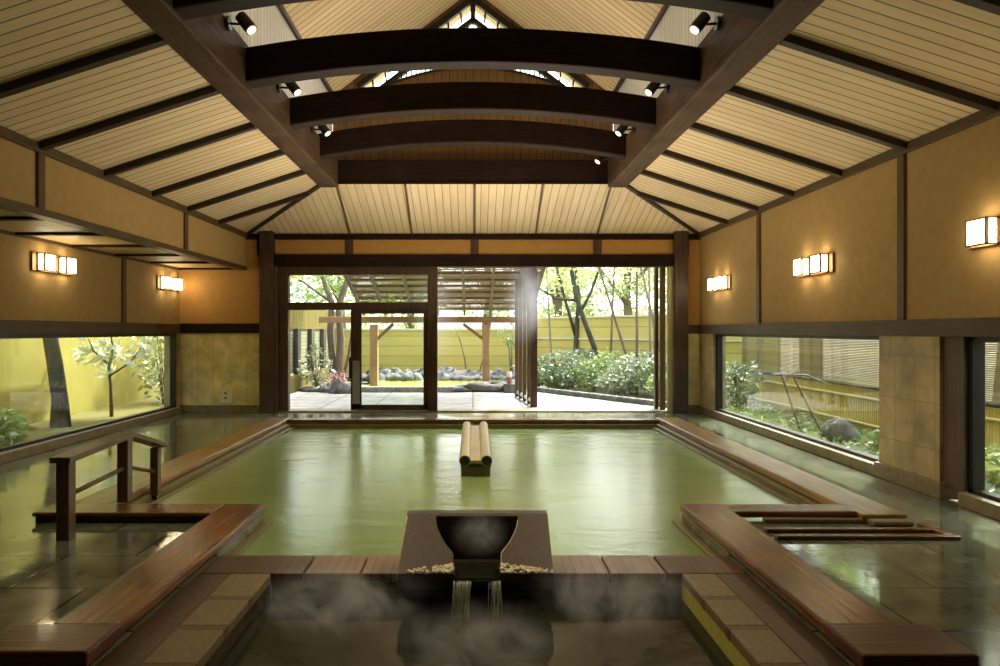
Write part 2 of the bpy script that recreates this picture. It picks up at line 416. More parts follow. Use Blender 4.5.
side_window('window_3', WL - .02, -1, 4.0, 13.12, [])

# left wall: lower recessed wall, soffit and boxed upper wall
wl = struct(box('wall_left', 'plaster', WL - .2, WL, FR, D, 1.63, 2.72, origin=Z0))
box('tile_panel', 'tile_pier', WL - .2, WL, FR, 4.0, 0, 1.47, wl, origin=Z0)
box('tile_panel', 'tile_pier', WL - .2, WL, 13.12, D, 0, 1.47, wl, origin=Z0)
box('rail', 'rail_y', WL - .2, WL + .03, FR, D, 1.46, 1.63, wl, .006)
for d in (11.17, 7.6, 4.0):
    box('post', 'trim_z', WL - .02, WL + .03, d - .06, d + .06, 1.63, 2.65, wl, .004)
bx = struct(box('wall_left_upper', 'plaster', -WX - .12, -WX, FR, D, 2.65, 3.34, origin=Z0))
box('soffit', 'soffit', WL, -WX - .12, FR, D, 2.66, 2.70, bx, origin=Z0)
box('edge_trim', 'rail_y', -WX - .14, -WX + .02, FR, D, 2.62, 2.69, bx, .004)
box('edge_trim', 'rail_y', WL, WL + .04, FR, D, 2.62, 2.67, bx, .004)
box('cornice', 'rail_y', -WX - .02, -WX + .045, FR, D, 3.22, 3.31, bx, .004)
for i in range(10):
    y = 13.24 - 1.18 * i
    box('soffit_batten', 'dark_x', WL + .04, -WX - .14, y - .05, y + .05, 2.63, 2.675, bx, .004)
for d in (3.49, 6.97, 10.5):
    box('post', 'trim_z', -WX - .02, -WX + .03, d - .055, d + .055, 2.69, 3.24, bx, .004)
struct(box('roof_left_cover', 'dark_y', WL - .3, -WX, FR, D + .6, 3.34, 3.42, origin=Z0))

# back wall
wb = struct(box('wall_back', 'plaster_dark', -4.0, 4.0, D, D + .16, 2.90, 3.34, origin=Z0))
box('plaster_panel', 'plaster_dark', WL, -3.9, D, D + .16, 1.62, 3.34, wb, origin=Z0)
box('plaster_panel', 'plaster_dark', 3.9, WX, D, D + .16, 1.60, 3.34, wb, origin=Z0)
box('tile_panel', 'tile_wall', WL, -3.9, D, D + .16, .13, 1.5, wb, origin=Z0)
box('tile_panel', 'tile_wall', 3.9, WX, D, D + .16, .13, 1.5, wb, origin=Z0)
box('rail', 'dark_x', WL, -3.9, D - .03, D + .16, 1.46, 1.64, wb, .006)
box('rail', 'rail_x', 3.9, WX, D - .03, D + .16, 1.45, 1.61, wb, .006)
for x in (-2.29, 0.03, 2.30):
    box('post', 'dark_z', x - .075, x + .075, D - .03, D + .02, 2.90, 3.2, wb, .004)
box('cornice', 'dark_x', -4.2, 4.2, D - .05, D + .02, 3.19, 3.29, wb, .004)
struct(box('baseboard_back', 'base_stone', WL, -3.9, D - .03, D + .16, 0, .13, bevel=.006))
struct(box('baseboard_back_right', 'base_stone', 3.9, WX, D - .03, D + .16, 0, .13, bevel=.006))
struct(box('trim_1', 'dark_z', -3.92, -3.66, D - .14, D + .12, 0, 3.33, bevel=.012), 'dark timber pillar left of the doorway')
struct(box('trim_2', 'dark_z', 3.70, 3.95, D - .14, D + .12, 0, 3.33, bevel=.012), 'dark timber pillar right of the doorway')
struct(box('trim_3', 'dark_x', -3.66, 3.70, D - .07, D + .18, 2.69, 2.91, bevel=.008), 'dark lintel beam above the garden opening')
struct(box('trim_4', 'bamboo_pale', 3.60, 3.72, D - .05, D + .05, 0, 2.69, bevel=.006), 'pale upright strip beside the right pillar')
struct(box('trim_5', 'trim_z', -3.66, -3.60, D - .10, D + .02, 0, 2.69, bevel=.006), 'pale brown strip beside the left pillar')
for i, (xa, xb, dd) in enumerate(((3.43, 3.50, .22), (3.51, 3.60, .10))):
    struct(box('trim_%d' % (6 + i), 'trim_z', xa, xb, D + .02 + dd, D + .14 + dd, 0, 2.70, bevel=.006))

# glazed part of the opening: fixed transom and sliding leaf
wt = MB()
wt.box(-3.60, -3.42, D - .02, D + .14, 0, 2.70).box(-3.42, -.66, D - .02, D + .14, 2.54, 2.70)
wt.box(-3.42, -.84, D - .01, D + .12, 1.89, 2.03).box(-.84, -.66, D - .03, D + .15, 0, 2.70)
wt = struct(wt.build('window_4', 'dark_z', origin=Z0, bevel=.006))
box('pane', 'glass', -3.42, -.84, D + .05, D + .058, 2.03, 2.54, wt)
dr = MB()
dr.box(-2.27, -2.07, D + .03, D + .08, .06, 1.89).box(-.92, -.84, D + .03, D + .08, .06, 1.89)
dr.box(-2.27, -.84, D + .03, D + .08, .03, .13).box(-2.07, -.92, D + .03, D + .08, 1.82, 1.89)
dr = struct(dr.build('door_1', 'dark_z', origin=Z0, bevel=.005))
box('pane', 'glass', -2.07, -.92, D + .05, D + .058, .13, 1.82, dr)
box('handle', 'black_metal', -2.30, -2.26, D + .0, D + .10, .62, 1.02, dr, .005)
box('stile_lit_patch', 'steel', -2.235, -2.10, D + .02, D + .03, .15, .95, dr, .003)  # grey plate paints the lit lower part of the stile
struct(box('door_track', 'base_stone', -3.6, 3.6, D - .04, D + .36, -.02, .025, bevel=.006))

# front wall behind the camera
wf = MB()
wf.hexa([(WL - .2, FR - .2, 0), (WX + .2, FR - .2, 0), (WX + .2, FR - .2, 3.35), (2.3, FR - .2, 5.4), (0, FR - .2, 7.2), (-2.3, FR - .2, 5.4), (WL - .2, FR - .2, 3.35)],
        [(WL - .2, FR, 0), (WX + .2, FR, 0), (WX + .2, FR, 3.35), (2.3, FR, 5.4), (0, FR, 7.2), (-2.3, FR, 5.4), (WL - .2, FR, 3.35)])
struct(wf.build('wall_front', 'plaster', origin=Z0))

# ---- ceilings
EZ, HX, HZ, HD = 3.30, 2.465, 3.865, 11.56
def slab(name, mat, pts, thick=.09):
    A = [Vector(p) for p in pts]
    return MB().hexa(A, [p + Vector((0, 0, thick)) for p in A]).build(name, mat, None, Z0)
def ceil_side(sg, name):
    o = struct(slab(name, 'ceil_side', [(sg * (WX + .3), FR, EZ - .3 * .324), (sg * (WX + .3), D + .3, EZ - .3 * .324), (sg * HX, HD, HZ), (sg * HX, FR, HZ)][::sg]))
    for d in (11.80, 10.52, 9.36, 8.15, 6.94, 5.74, 4.54, 3.34, 2.14, .94):
        xe = HX
        if d > HD: xe = HX + (d - HD) / (D - HD) * (WX - HX)
        zt = EZ + (WX - xe) / (WX - HX) * (HZ - EZ)
        MB().bar((sg * WX, d, EZ - .03), (sg * xe, d, zt - .03), .085, .075).build('batten', 'batten', o)
    MB().bar((sg * WX, D, EZ - .012), (sg * HX, HD, HZ - .02), .07, .06).build('hip_batten', 'batten', o)
    return o
ceil_side(1, 'ceiling_right'); ceil_side(-1, 'ceiling_left')
def slab_back(name, mat):
    lo = [(WX + .3, D + .3, EZ - .3 * .322), (HX, HD, HZ), (-HX, HD, HZ), (-(WX + .3), D + .3, EZ - .3 * .322)]
    hi = [(WX + .3, D + .3, EZ - .3 * .322 + .09), (HX, HD + .3, HZ - .3 * .319 + .09), (-HX, HD + .3, HZ - .3 * .319 + .09), (-(WX + .3), D + .3, EZ - .3 * .322 + .09)]
    return MB().hexa(lo, hi).build(name, mat, None, Z0)
cb = struct(slab_back('ceiling_back', 'ceil_back')) if True else struct(slab('ceiling_back', 'ceil_back', [(-(WX + .3), D + .3, EZ - .3 * .322), (-HX, HD, HZ), (HX, HD, HZ), (WX + .3, D + .3, EZ - .3 * .322)][::-1]))
for x in (-2.27, -1.13, .03, 1.16, 2.30):
    MB().bar((x, D, EZ - .010), (x * .965, HD, HZ - .010), .035, .03).build('batten', 'batten_brown', cb)
CX, CZ, RZ = 2.30, 5.36, 7.10
for sg, nm in ((-1, 'left'), (1, 'right')):
    o = struct(box('wall_clerestory_' + nm, 'clere', sg * CX, sg * (CX + .08), FR, HD + .24, 4.252, CZ + .04, origin=Z0))
    MB().bar((sg * (CX - .02), FR, CZ - .03), (sg * (CX - .02), HD + .1, CZ - .03), .05, .06).build('corner_batten', 'batten', o)
    struct(slab('ceiling_upper_' + nm, 'ceil_side', [(sg * (CX + .5), FR, CZ - .5 * .757), (sg * (CX + .5), HD + 1.0, CZ - .5 * .757), (0, HD + 1.0, RZ), (0, FR, RZ)][::sg]))
# gable with a triangular window
GY = 11.81; AX, AZ, BZ, BX = 0, 6.95, 5.50, 1.90
g = MB()
def gp(poly):
    g.hexa([(x, GY, z) for x, z in poly], [(x, GY + .1, z) for x, z in poly])
gp([(-CX, 3.9), (CX, 3.9), (CX, BZ), (-CX, BZ)])
def archz(x): return BZ - .01 + .33 * max(0, 1 - (x / 1.5) ** 2)
for i in range(24):
    xa, xb = -1.5 + i / 8, -1.5 + (i + 1) / 8
    gp([(xa, BZ - .05), (xb, BZ - .05), (xb, archz(xb)), (xa, archz(xa))])
gp([(-CX, BZ), (-BX, BZ), (0, AZ), (0, RZ), (-CX + .02, CZ + .02)])
gp([(CX, BZ), (CX - .02, CZ + .02), (0, RZ), (0, AZ), (BX, BZ)])
struct(g.build('wall_gable', 'gable', origin=Z0))
gw = MB()
def gbar(p, q, wd, y0=GY - .03, th=.10): gw.bar((p[0], y0 + th / 2, p[1]), (q[0], y0 + th / 2, q[1]), th, wd) if False else gw.bar((p[0], y0 + th / 2, p[1]), (q[0], y0 + th / 2, q[1]), wd, th, up=(0, 1, 0))
gbar((-BX, BZ), (0, AZ), .09); gbar((BX, BZ), (0, AZ), .09); [gbar((-1.5 + i / 8, archz(-1.5 + i / 8)), (-1.5 + (i + 1) / 8, archz(-1.5 + (i + 1) / 8)), .035) for i in range(24)]
gbar((-1.50, BZ), (0, AZ - .33), .075, GY); gbar((1.50, BZ), (0, AZ - .33), .075, GY); gbar((0, AZ - .36), (0, AZ), .08, GY)
gw = struct(gw.build('window_5', 'black_metal', origin=Z0))
lv = MB()
for i in range(-18, 19):
    x = i * .078
    zt = AZ - .35 - abs(x) * .74
    if zt - archz(x) > .03: lv.box(x - .011, x + .011, GY + .03, GY + .07, archz(x), zt)
lv.build('bar_grille', 'black_metal', gw)
tk = MB()
for sg in (-1, 1):
    for i in range(1, 9):
        f = i / 9
        x = sg * BX * (1 - f) * .98; z = BZ + (AZ - BZ) * f
        tk.bar((x, GY + .06, z - .02), (x - sg * .02, GY + .06, z - .21), .022, .03)
tk.build('tick_bars', 'black_metal', gw)
pn = MB().hexa([(-1.78, GY + .08, BZ + .02), (1.78, GY + .08, BZ + .02), (0, GY + .08, AZ - .06)], [(-1.78, GY + .086, BZ + .02), (1.78, GY + .086, BZ + .02), (0, GY + .086, AZ - .06)])
pn.build('pane', 'glass', gw)
struct(MB().box(-CX - .1, CX + .1, 11.56, 12.6, 3.86, 3.9).build('roof_gable_ledge', 'dark_x', origin=Z0))

# ================================================================== BEAMS
for sg, nm in ((-1, 'left'), (1, 'right')):
    o = box('long_beam', 'dark_y', sg * 2.16, sg * 2.46, FR, 11.555, 3.80, 4.25, bevel=.02)
    tag(o, 'long dark timber beam running to the back along the %s ceiling slope' % nm, 'beam', 'long roof beams', 'thing')
def arched(d, zend, rise, h, label):
    m = MB(); N = 28; sec = []
    for i in range(N + 1):
        x = -2.22 + 4.44 * i / N
        zb = zend + rise * (1 - (x / 2.22) ** 2)
        sec.append([(x, d, zb), (x, d + .22, zb), (x, d + .22, zb + h), (x, d, zb + h)])
    vs = [p for s_ in sec for p in s_]; fs = []
    for i in range(N):
        for k in range(4):
            fs.append((i * 4 + k, (i + 1) * 4 + k, (i + 1) * 4 + (k + 1) % 4, i * 4 + (k + 1) % 4))
    fs += [(0, 1, 2, 3), (N * 4 + 3, N * 4 + 2, N * 4 + 1, N * 4)]
    m.quadset(vs, fs)
    o = m.build('arched_beam', 'dark_x', bevel=.02)
    tag(o, label, 'beam', 'timber cross beams over the pool', 'thing')
arched(5.18, 3.81, .22, .34, 'dark arched cross beam at the very top, only its ends showing')
arched(6.84, 3.86, .20, .33, 'dark arched cross beam, largest and lowest edge nearest the gable window')
arched(8.50, 3.92, .20, .33, 'dark arched cross beam, second of the full ones counted from the top')
arched(10.15, 3.95, .21, .33, 'dark arched cross beam between the straight beam and a wider arched one')
arched(11.575, 3.872, .01, .38, 'straight dark cross beam at the foot of the gable wall')

# ================================================================== LAMPS
def sconce(side, xw, yc, label, lift=0.0):
    t = thing('wall_sconce', label, 'wall lamp', (xw, yc, 2.17 + lift), 'twin box wall lamps')
    s = -side
    box('back_plate', 'sconce_wood', xw, xw + s * .025, yc - .45, yc + .45, 2.185 + lift, 2.415 + lift, t, .004)
    for dy in (-.235, .235):
        y0, y1 = yc + dy - .125, yc + dy + .125
        x0, x1 = xw + s * .025, xw + s * .13
        sh = box('lamp_shade', 'paper', x0, x1 - s * .004, y0 + .004, y1 - .004, 2.204 + lift, 2.396 + lift, t)
        f = MB(); tt = .02
        for yy in (y0, y1 - tt):
            for xx in (x0, x1 - s * tt): f.box(xx, xx + s * tt, yy, yy + tt, 2.19 + lift, 2.41 + lift)
            for zz in (2.19 + lift, 2.396 + lift): f.box(x0, x1, yy, yy + tt, zz, zz + .014)
        for xx in (x0, x1 - s * tt):
            for zz in (2.19 + lift, 2.396 + lift): f.box(xx, xx + s * tt, y0, y1, zz, zz + .014)
        f.build('shade_frame', 'sconce_wood', sh)
sconce(1, WX, 8.81, 'lit twin box lamp, middle one on the right wall')
sconce(1, WX, 5.60, 'lit twin box lamp on the right wall, cut by the picture edge')
sconce(1, WX, 12.15, 'lit twin box lamp on the right wall closest to the corner pillar')
sconce(-1, WL, 9.28, 'lit twin box lamp on the left wall nearest the viewer', .06)
sconce(-1, WL, 12.80, 'lit twin box lamp on the left wall closest to the back corner', .04)

def spotlight(sg, d, label):
    b = Vector((sg * 2.16, d, 4.19))
    t = thing('spotlight', label, 'spotlight', b, 'spotlights on the long beams')
    MB().tube([b, b + Vector((-sg * .035, 0, 0))], .06, 16).build('base', 'black_metal', t, bevel=.004)
    e = b + Vector((-sg * .17, 0, .01))
    MB().tube([b + Vector((-sg * .03, 0, 0)), b + Vector((-sg * .12, 0, -.005)), e], .012, 8).build('arm', 'black_metal', t, smooth=True)
    ax = Vector((-sg * .62, -.12, -.78)).normalized()
    p0, p1 = e - ax * .075, e + ax * .09
    hd = MB().tube([p0 - ax * .01, p0, e, p1], [.03, .052, .055, .055], 18, True).build('lamp_head', 'black_metal', t, smooth=False)
    MB().tube([p1 + ax * .001, p1 + ax * .006], .040, 18).build('bulb', 'bulb', hd)
    L = bpy.data.lights.new('spot', 'SPOT'); L.energy = SPOT_W; L.color = (1, .80, .56); L.spot_size = R(80); L.spot_blend = 1.0; L.shadow_soft_size = .04
    lo = bpy.data.objects.new('spot_beam', L); C.objects.link(lo); lo.parent = t
    lo.location = p1 + ax * .03 - b
    lo.rotation_euler = (-ax).to_track_quat('Z', 'Y').to_euler()
names = ('nearest the viewer', 'below the largest arched beam', 'below the second arched beam', 'just in front of the straight beam')
for sg, nm in ((-1, 'left'), (1, 'right')):
    for i, d in enumerate((6.3, 7.95, 9.6, 11.2)):
        if sg < 0 and i == 3: continue
        spotlight(sg, d, 'black spotlight on the %s long beam, %s' % (nm, names[i]))

for sg, nm in ((-1, 'left'), (1, 'right')):  # extra pair out of view, added to light the tub end
    spotlight(sg, 4.65, 'black spotlight on the %s long beam above the stone tub' % nm)

# ================================================================== POOL TIMBER AND STONE
def plank(name, mat, x0, x1, y0, y1, z0, z1, label, cat='plank', group='timber planks around the pool', bevel=.014):
    return tag(box(name, mat, x0, x1, y0, y1, z0, z1, bevel=bevel), label, cat, group, 'thing')
plank('pool_edge_plank', 'rim_y', -3.38, -3.03, 5.95, 11.95, -.06, .06, 'long wet timber plank edging the left side of the green pool')
plank('pool_edge_plank', 'rim_y', 3.03, 3.39, 5.61, 11.95, -.04, .07, 'long wet timber plank edging the right side of the green pool')
plank('pool_edge_plank', 'wet_x', -3.03, 3.03, 11.70, 11.95, -.06, .06, 'dark timber plank edging the pool on the doorway side')
plank('pool_edge_plank', 'wet_x', -3.45, -2.045, 5.62, 5.94, .045, .08, 'short wet plank behind the handrail posts at the pool corner')
plank('pool_edge_plank', 'wet_x', 2.055, 3.03, 5.66, 5.92, .03, .08, 'short wet plank at the right front corner of the pool')
plank('bench_plank', 'wet_y', -2.04, -1.70, 3.47, 5.91, .02, .085, 'broad reddish wet plank along the left side of the stone tub')
plank('bench_plank', 'wet_y', 1.70, 2.05, 3.47, 5.91, .02, .085, 'broad reddish wet plank along the right side of the stone tub')
plank('corner_plank', 'block', -2.22, -1.69, 3.15, 3.465, .02, .095, 'dark red wet board at the near end of the left tub plank')
plank('corner_plank', 'block', 1.69, 2.20, 3.12, 3.465, .02, .095, 'dark red wet board at the near end of the right tub plank')
for sg, nm in ((-1, 'left'), (1, 'right')):
    ln_ = plank('pool_lining', 'lining', sg * 2.96, sg * 3.03, 5.95, 11.70, -.6, -.005, 'greenish timber lining under the %s pool edge plank' % nm, 'lining', None, .008)
    plank('pool_lining', 'lining', sg * 2.90, sg * 2.96, 5.95, 11.70, -.6, -.055, 'lower timber step at the waterline along the %s pool side' % nm, 'lining', None, .008)
plank('pool_lining', 'lining', -2.955, 2.955, 11.64, 11.695, -.6, -.01, 'greenish timber lining under the plank on the doorway side of the pool', 'lining', None, .008)
# supports under planks
plank('plank_riser', 'riser', -3.43, -2.05, 5.64, 5.72, -.03, .043, 'dark wet riser board under the plank behind the handrail', 'riser', None, .004)
plank('pool_ledge', 'lining', -1.79, -1.71, 4.82, 5.90, -.14, .018, 'greenish timber ledge below the left broad plank, at the water', 'ledge', None, .01)
plank('pool_ledge', 'lining', 1.71, 1.79, 4.82, 5.90, -.14, .018, 'greenish timber ledge below the right broad plank, at the water', 'ledge', None, .01)
plank('ledge_rail', 'lining', -1.70, -1.64, 4.82, 5.93, -.10, -.05, 'narrow wet rail along the left ledge just above the water', 'ledge', None, .01)
plank('ledge_rail', 'lining', 1.64, 1.70, 4.82, 5.93, -.10, -.05, 'narrow wet rail along the right ledge just above the water', 'ledge', None, .01)
plank('stone_step', 'tub_stone', 2.27, 3.03, 5.60, 5.66, .0, .035, 'pale stone strip under the short plank at the right pool corner', 'stone', None, .008)
dg = MB()
dg.box(2.18, 3.5, 5.16, 5.22, .002, .03).box(2.18, 3.42, 5.34, 5.40, .002, .03).box(3.42, 3.48, 5.22, 5.55, .002, .03)
tag(dg.build('floor_frame', 'wet_x', bevel=.006), 'low reddish timber frame on the slate floor by the right pool corner', 'timber frame', kind='thing')
lb = MB().box(3.06, 3.38, 5.50, 5.605, .0, .045)
tag(lb.build('stone_block', 'tub_stone', bevel=.02), 'small pale stone block at the near end of the right edge plank', 'stone', kind='thing')

# stone hot tub in front
tub = thing('stone_tub', 'sunken square stone tub with dark steaming water at the front', 'hot tub', (0, 3, -.6))
for i, (xa, xb) in enumerate(((-1.70, -1.05), (-1.05, -.70), (-.70, .42), (.42, .85), (.85, 1.2), (1.2, 1.70))):
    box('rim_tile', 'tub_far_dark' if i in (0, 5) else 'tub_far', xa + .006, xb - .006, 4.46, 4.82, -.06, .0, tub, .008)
for sg in (-1, 1):
    xi = -1.25 if sg < 0 else 1.29
    ys = [4.455, 4.02, 3.62, 3.2, 2.6, 2.0, 1.3, .7, .3]
    for a, b in zip(ys, ys[1:]):
        box('rim_slab', 'tub_stone', xi, sg * 1.50, b + .05, a, -.06, .0, tub, .008)
        box('rim_joint', 'slab_joint', xi, sg * 1.50, b, b + .05, -.06, -.003, tub)
    box('rim_border', 'tub_joint', sg * 1.50, sg * 1.70, .3, 4.455, -.06, -.001, tub, .006)
    box('inner_wall', 'tub_wall_lit' if sg > 0 else 'granite_wet_shaded', xi + sg * .004, xi + sg * .2, .3, 4.46, -.6, -.06, tub)  # lit yellow right, dark left: how light falls is put into the colours
box('inner_wall', 'granite_wet_shaded', -1.25, 1.29, 4.47, 4.75, -.6, -.06, tub)  # dark stone paints the shade on the far wall
box('inner_wall', 'granite', -1.25, 1.29, .2, .3, -.6, -.02, tub)
tag(box('tub_water', 'tub_water', -1.246, 1.286, .3, 4.47, -.5, -.15), 'dark steaming water filling the front stone tub', 'water', kind='stuff')
wv = [(-3.03, 5.75), (-1.71, 5.75), (-1.71, 4.80), (1.71, 4.80), (1.71, 5.75), (3.03, 5.75), (3.03, 11.70), (-3.03, 11.70)]
pw = MB().hexa([(x, y, -.5) for x, y in wv], [(x, y, -.08) for x, y in wv])
tag(pw.build('pool_water', 'pool_water'), 'milky green hot spring water filling the large pool', 'water', kind='stuff')

# carved stone spout on the tub's far rim
sp = thing('stone_spout', 'carved dark stone spout block pouring water between the two pools', 'stone spout', (.03, 4.45, 0))
X0, X1 = -.445, .47                  # front width
XB0, XB1 = -.42, .475                # back width
YF, YM, YB, ZF, ZB = 4.20, 4.60, 4.68, .085, .335
def slz(y): return ZF + (ZB - ZF) * (y - YF) / (YM - YF)
cxm = .025
def arc():
    pts = []
    prof = [(0, .137), (.10, .140), (.20, .143), (.28, .143), (.32, .146), (.36, .156), (.41, .173), (.47, .191), (.54, .208), (.62, .225), (.70, .239), (.78, .250), (.87, .257), (.95, .26)]
    for t, hw in prof: pts.append((cxm - hw, YF + t * (YM - YF)))
    return pts
left = arc()
right = [(2 * cxm - x, y) for x, y in left][::-1]
outl = left + right
m = MB()
top = [(x, y, slz(y)) for x, y in outl]
fs_left = [(X0, YF, slz(YF))] + top[:len(left)] + [(XB0, YM - .02, slz(YM - .02))]
fs_right = top[len(left):] + [(X1, YF, slz(YF)), (XB1, YM - .02, slz(YM - .02))]
m.quadset(fs_left, [tuple(range(len(fs_left)))])
m.quadset(fs_right[:-1] + [fs_right[-1]], [tuple(range(len(fs_right)))])
# back strip
zs = slz(YM - .02)
m.quadset([(XB0, YM - .02, zs), (XB1, YM - .02, zs), (XB1, YM, ZB), (XB0, YM, ZB), (XB0, YB, ZB), (XB1, YB, ZB), (XB0, YB, -.02), (XB1, YB, -.02)],
          [(0, 1, 2, 3), (3, 2, 5, 4), (4, 5, 7, 6)])
# sides and front
m.quadset([(X0, YF, ZF), (XB0, YM - .02, zs), (XB0, YM, ZB), (XB0, YB, ZB), (XB0, YB, -.02), (X0, YF + .04, -.02), (X0, YF, .035)], [(0, 1, 2, 3, 4, 5, 6)])
m.quadset([(X1, YF, ZF), (XB1, YM - .02, zs), (XB1, YM, ZB), (XB1, YB, ZB), (XB1, YB, -.02), (X1, YF + .04, -.02), (X1, YF, .035)], [(6, 5, 4, 3, 2, 1, 0)])
a, b = left[0][0], right[-1][0]
m.quadset([(X0, YF, ZF), (a, YF, ZF), (a, YF, .035), (X0, YF, .035)], [(0, 3, 2, 1)])
m.quadset([(b, YF, ZF), (X1, YF, ZF), (X1, YF, .035), (b, YF, .035)], [(0, 3, 2, 1)])
m.quadset([(X0, YF, .035), (X1, YF, .035), (X1, YF + .04, -.02), (X0, YF + .04, -.02), (XB1, YB, -.02), (XB0, YB, -.02)], [(0, 3, 2, 1), (3, 5, 4, 2)])
m.build('block', 'granite', sp)
bw = MB(); k = len(outl)
flo = [(cxm + (x - cxm) * .93, y + (.0 if y < YF + .01 else -.004), .05) for x, y in outl]
bw.quadset(top + flo, [(i, i + k, i + 1 + k, i + 1) for i in range(k - 1)])
bw.quadset(flo, [tuple(range(k))])
bw.build('bowl', 'granite_wet_shaded', sp)
lip = MB(); lip.bar((a - .01, YF - .004, .042), (b + .01, YF - .004, .042), .02, .016); lip.build('lip', 'granite_wet_shaded', sp)
random.seed(5)
cr = [MB(), MB()]
def blob(mb, c, r, seedn=0, sq=(1, 1, 1), n=6, mrg=4):
    vs = []; fs = []
    for i in range(mrg + 1):
        ph = math.pi * i / mrg
        for j in range(n):
            th = 2 * math.pi * j / n
            q = 1 + random.uniform(-.18, .18)
            vs.append((c[0] + r * sq[0] * q * math.sin(ph) * math.cos(th), c[1] + r * sq[1] * q * math.sin(ph) * math.sin(th), c[2] + r * sq[2] * q * math.cos(ph)))
    for i in range(mrg):
        for j in range(n):
            fs.append((i * n + j, (i + 1) * n + j, (i + 1) * n + (j + 1) % n, i * n + (j + 1) % n))
    mb.quadset(vs, fs)
for i in range(210):
    side = random.random() < .5
    t = random.random() ** 1.6
    x = (a - t * .26 - .005) if side else (b + t * .30 + .005)
    y = YF + .004 + random.random() * .055 * (1 - t * .75)
    blob(cr[int(side)], (x, y, slz(y) + .001), random.uniform(.005, .012))
for q_ in cr: q_.build('mineral_crust', 'crust', sp, smooth=True)
M['pale_highlight'] = mottled('pale_edge_highlight', (.30, .25, .15), (.55, .48, .30), 40, .7, .3)  # pale colour paints the highlight along the spout's edges
MB().tube([(x, y, slz(y) + .001) for x, y in right[1:]], .0035, 6).build('edge_highlight', 'pale_highlight', sp, smooth=True)
MB().tube([(X0 + .003, YF, .04), (X0 + .003, YF, ZF), (XB0 + .001, YM - .02, zs)], .004, 6).build('edge_highlight', 'pale_highlight', sp, smooth=True)
tag(box('spout_water', 'tub_water', a + .012, b - .012, YF - .002, YM - .12, .05, .058), 'shallow dark water lying in the stone spout channel', 'water', kind='stuff')
def strands(x0, x1, n, seed):
    random.seed(seed); m = MB()
    for i in range(n):
        x = random.uniform(x0, x1); wd = random.uniform(.0022, .006); dr_ = random.uniform(-.02, .02); zt = .045
        ze = -.16; pts = []
        for j in range(9):
            t = j / 8
            pts.append((x + dr_ * t + random.uniform(-.003, .003), YF - .012 - .05 * t ** .6, zt + (ze - zt) * t))
        m.tube(pts, [wd * (1 - .5 * abs(j / 8 - .3)) * random.uniform(.7, 1.2) for j in range(9)], 7)
    return m
gm, gn, gl_ = new_mat('falling_water')
tr = gn.new('ShaderNodeBsdfTransparent'); df = gn.new('ShaderNodeBsdfPrincipled')
df.inputs['Base Color'].default_value = (.75, .82, .66, 1); df.inputs['Roughness'].default_value = .15
mx = gn.new('ShaderNodeMixShader'); mx.inputs['Fac'].default_value = .32
gl_.new(tr.outputs[0], mx.inputs[1]); gl_.new(df.outputs[0], mx.inputs[2])
oo = gn.new('ShaderNodeOutputMaterial'); gl_.new(mx.outputs[0], oo.inputs['Surface'])
M['fall'] = gm
fw_ = strands(a, a + .10, 30, 3); f2 = strands(b - .07, b, 12, 4)
o2 = len(fw_.v); fw_.v += f2.v; fw_.f += [tuple(i + o2 for i in f) for f in f2.f]; fw_.mi += f2.mi
tag(fw_.build('falling_water', 'fall', smooth=True), 'thin strands of water falling from the stone spout', 'water', kind='stuff')

# pale log trough standing in the pool
lt = thing('log_trough', 'pair of pale logs with a board between them standing over the green pool', 'log trough', (.03, 9.1, -.08))
ya, yb = 7.80, 10.2
for sg in (-1, 1):
    x = .03 + sg * .118
    lg = MB()
    lgo = lg.tube([(x, ya, .092), (x, (ya + yb) / 2, .126), (x, yb, .16)], .062, 20).build('log', 'bamboo_pale', lt, smooth=False)
    MB().tube([(x, ya - .004, .092), (x, ya + .001, .092)], .053, 20).build('log_end', 'log_end', lgo)
MB().hexa([(-.06, ya + .02, .06), (.12, ya + .02, .06), (.12, yb, .128), (-.06, yb, .128)], [(-.06, ya + .02, .095), (.12, ya + .02, .095), (.12, yb, .163), (-.06, yb, .163)]).build('channel_board', 'bamboo_pale', lt, bevel=.004)
box('support_block', 'lining', -.13, .19, ya + .03, ya + .30, -.4, .03, lt, .01)
box('support_block', 'lining', -.10, .16, yb - .35, yb - .05, -.4, .09, lt, .01)
box('cross_bearer', 'log_end', -.135, .195, ya + .01, ya + .25, .025, .06, lt, .006)

# handrail
hr = thing('handrail', 'brown timber handrail on three posts stepping down into the pool', 'handrail', (-2.92, 5.24, 0))
hx = -2.94
for y, zt, zb_, w_ in ((5.20, .56, .0, .095), (6.08, .60, .06, .092), (6.67, .42, -.02, .075)):
    box('post', 'rail_wood', hx - w_ / 2, hx + w_ / 2, y - w_ / 2, y + w_ / 2, zb_, zt, hr, .006)
box('post_foot', 'riser', hx - .028, hx + .028, 6.67 - .035, 6.67 + .035, -.5, -.02, hr, .004)
rl = MB()
rl.hexa([(hx - .075, 5.12, .555), (hx + .075, 5.12, .555), (hx + .075, 6.10, .600), (hx - .075, 6.10, .600)], [(hx - .075, 5.12, .60), (hx + .075, 5.12, .60), (hx + .075, 6.10, .645), (hx - .075, 6.10, .645)])
rl.build('top_rail', 'rail_wood', hr, bevel=.006)
rl = MB()
rl.hexa([(hx - .075, 6.10, .600), (hx + .075, 6.10, .600), (hx + .075, 6.78, .405), (hx - .075, 6.78, .405)], [(hx - .075, 6.10, .645), (hx + .075, 6.10, .645), (hx + .075, 6.78, .45), (hx - .075, 6.78, .45)])
rl.build('top_rail', 'rail_wood', hr, bevel=.006)
MB().tube([(hx, 5.30, .31), (hx, 6.04, .345)], .018, 10).build('lower_rail', 'rail_wood', hr, smooth=True)
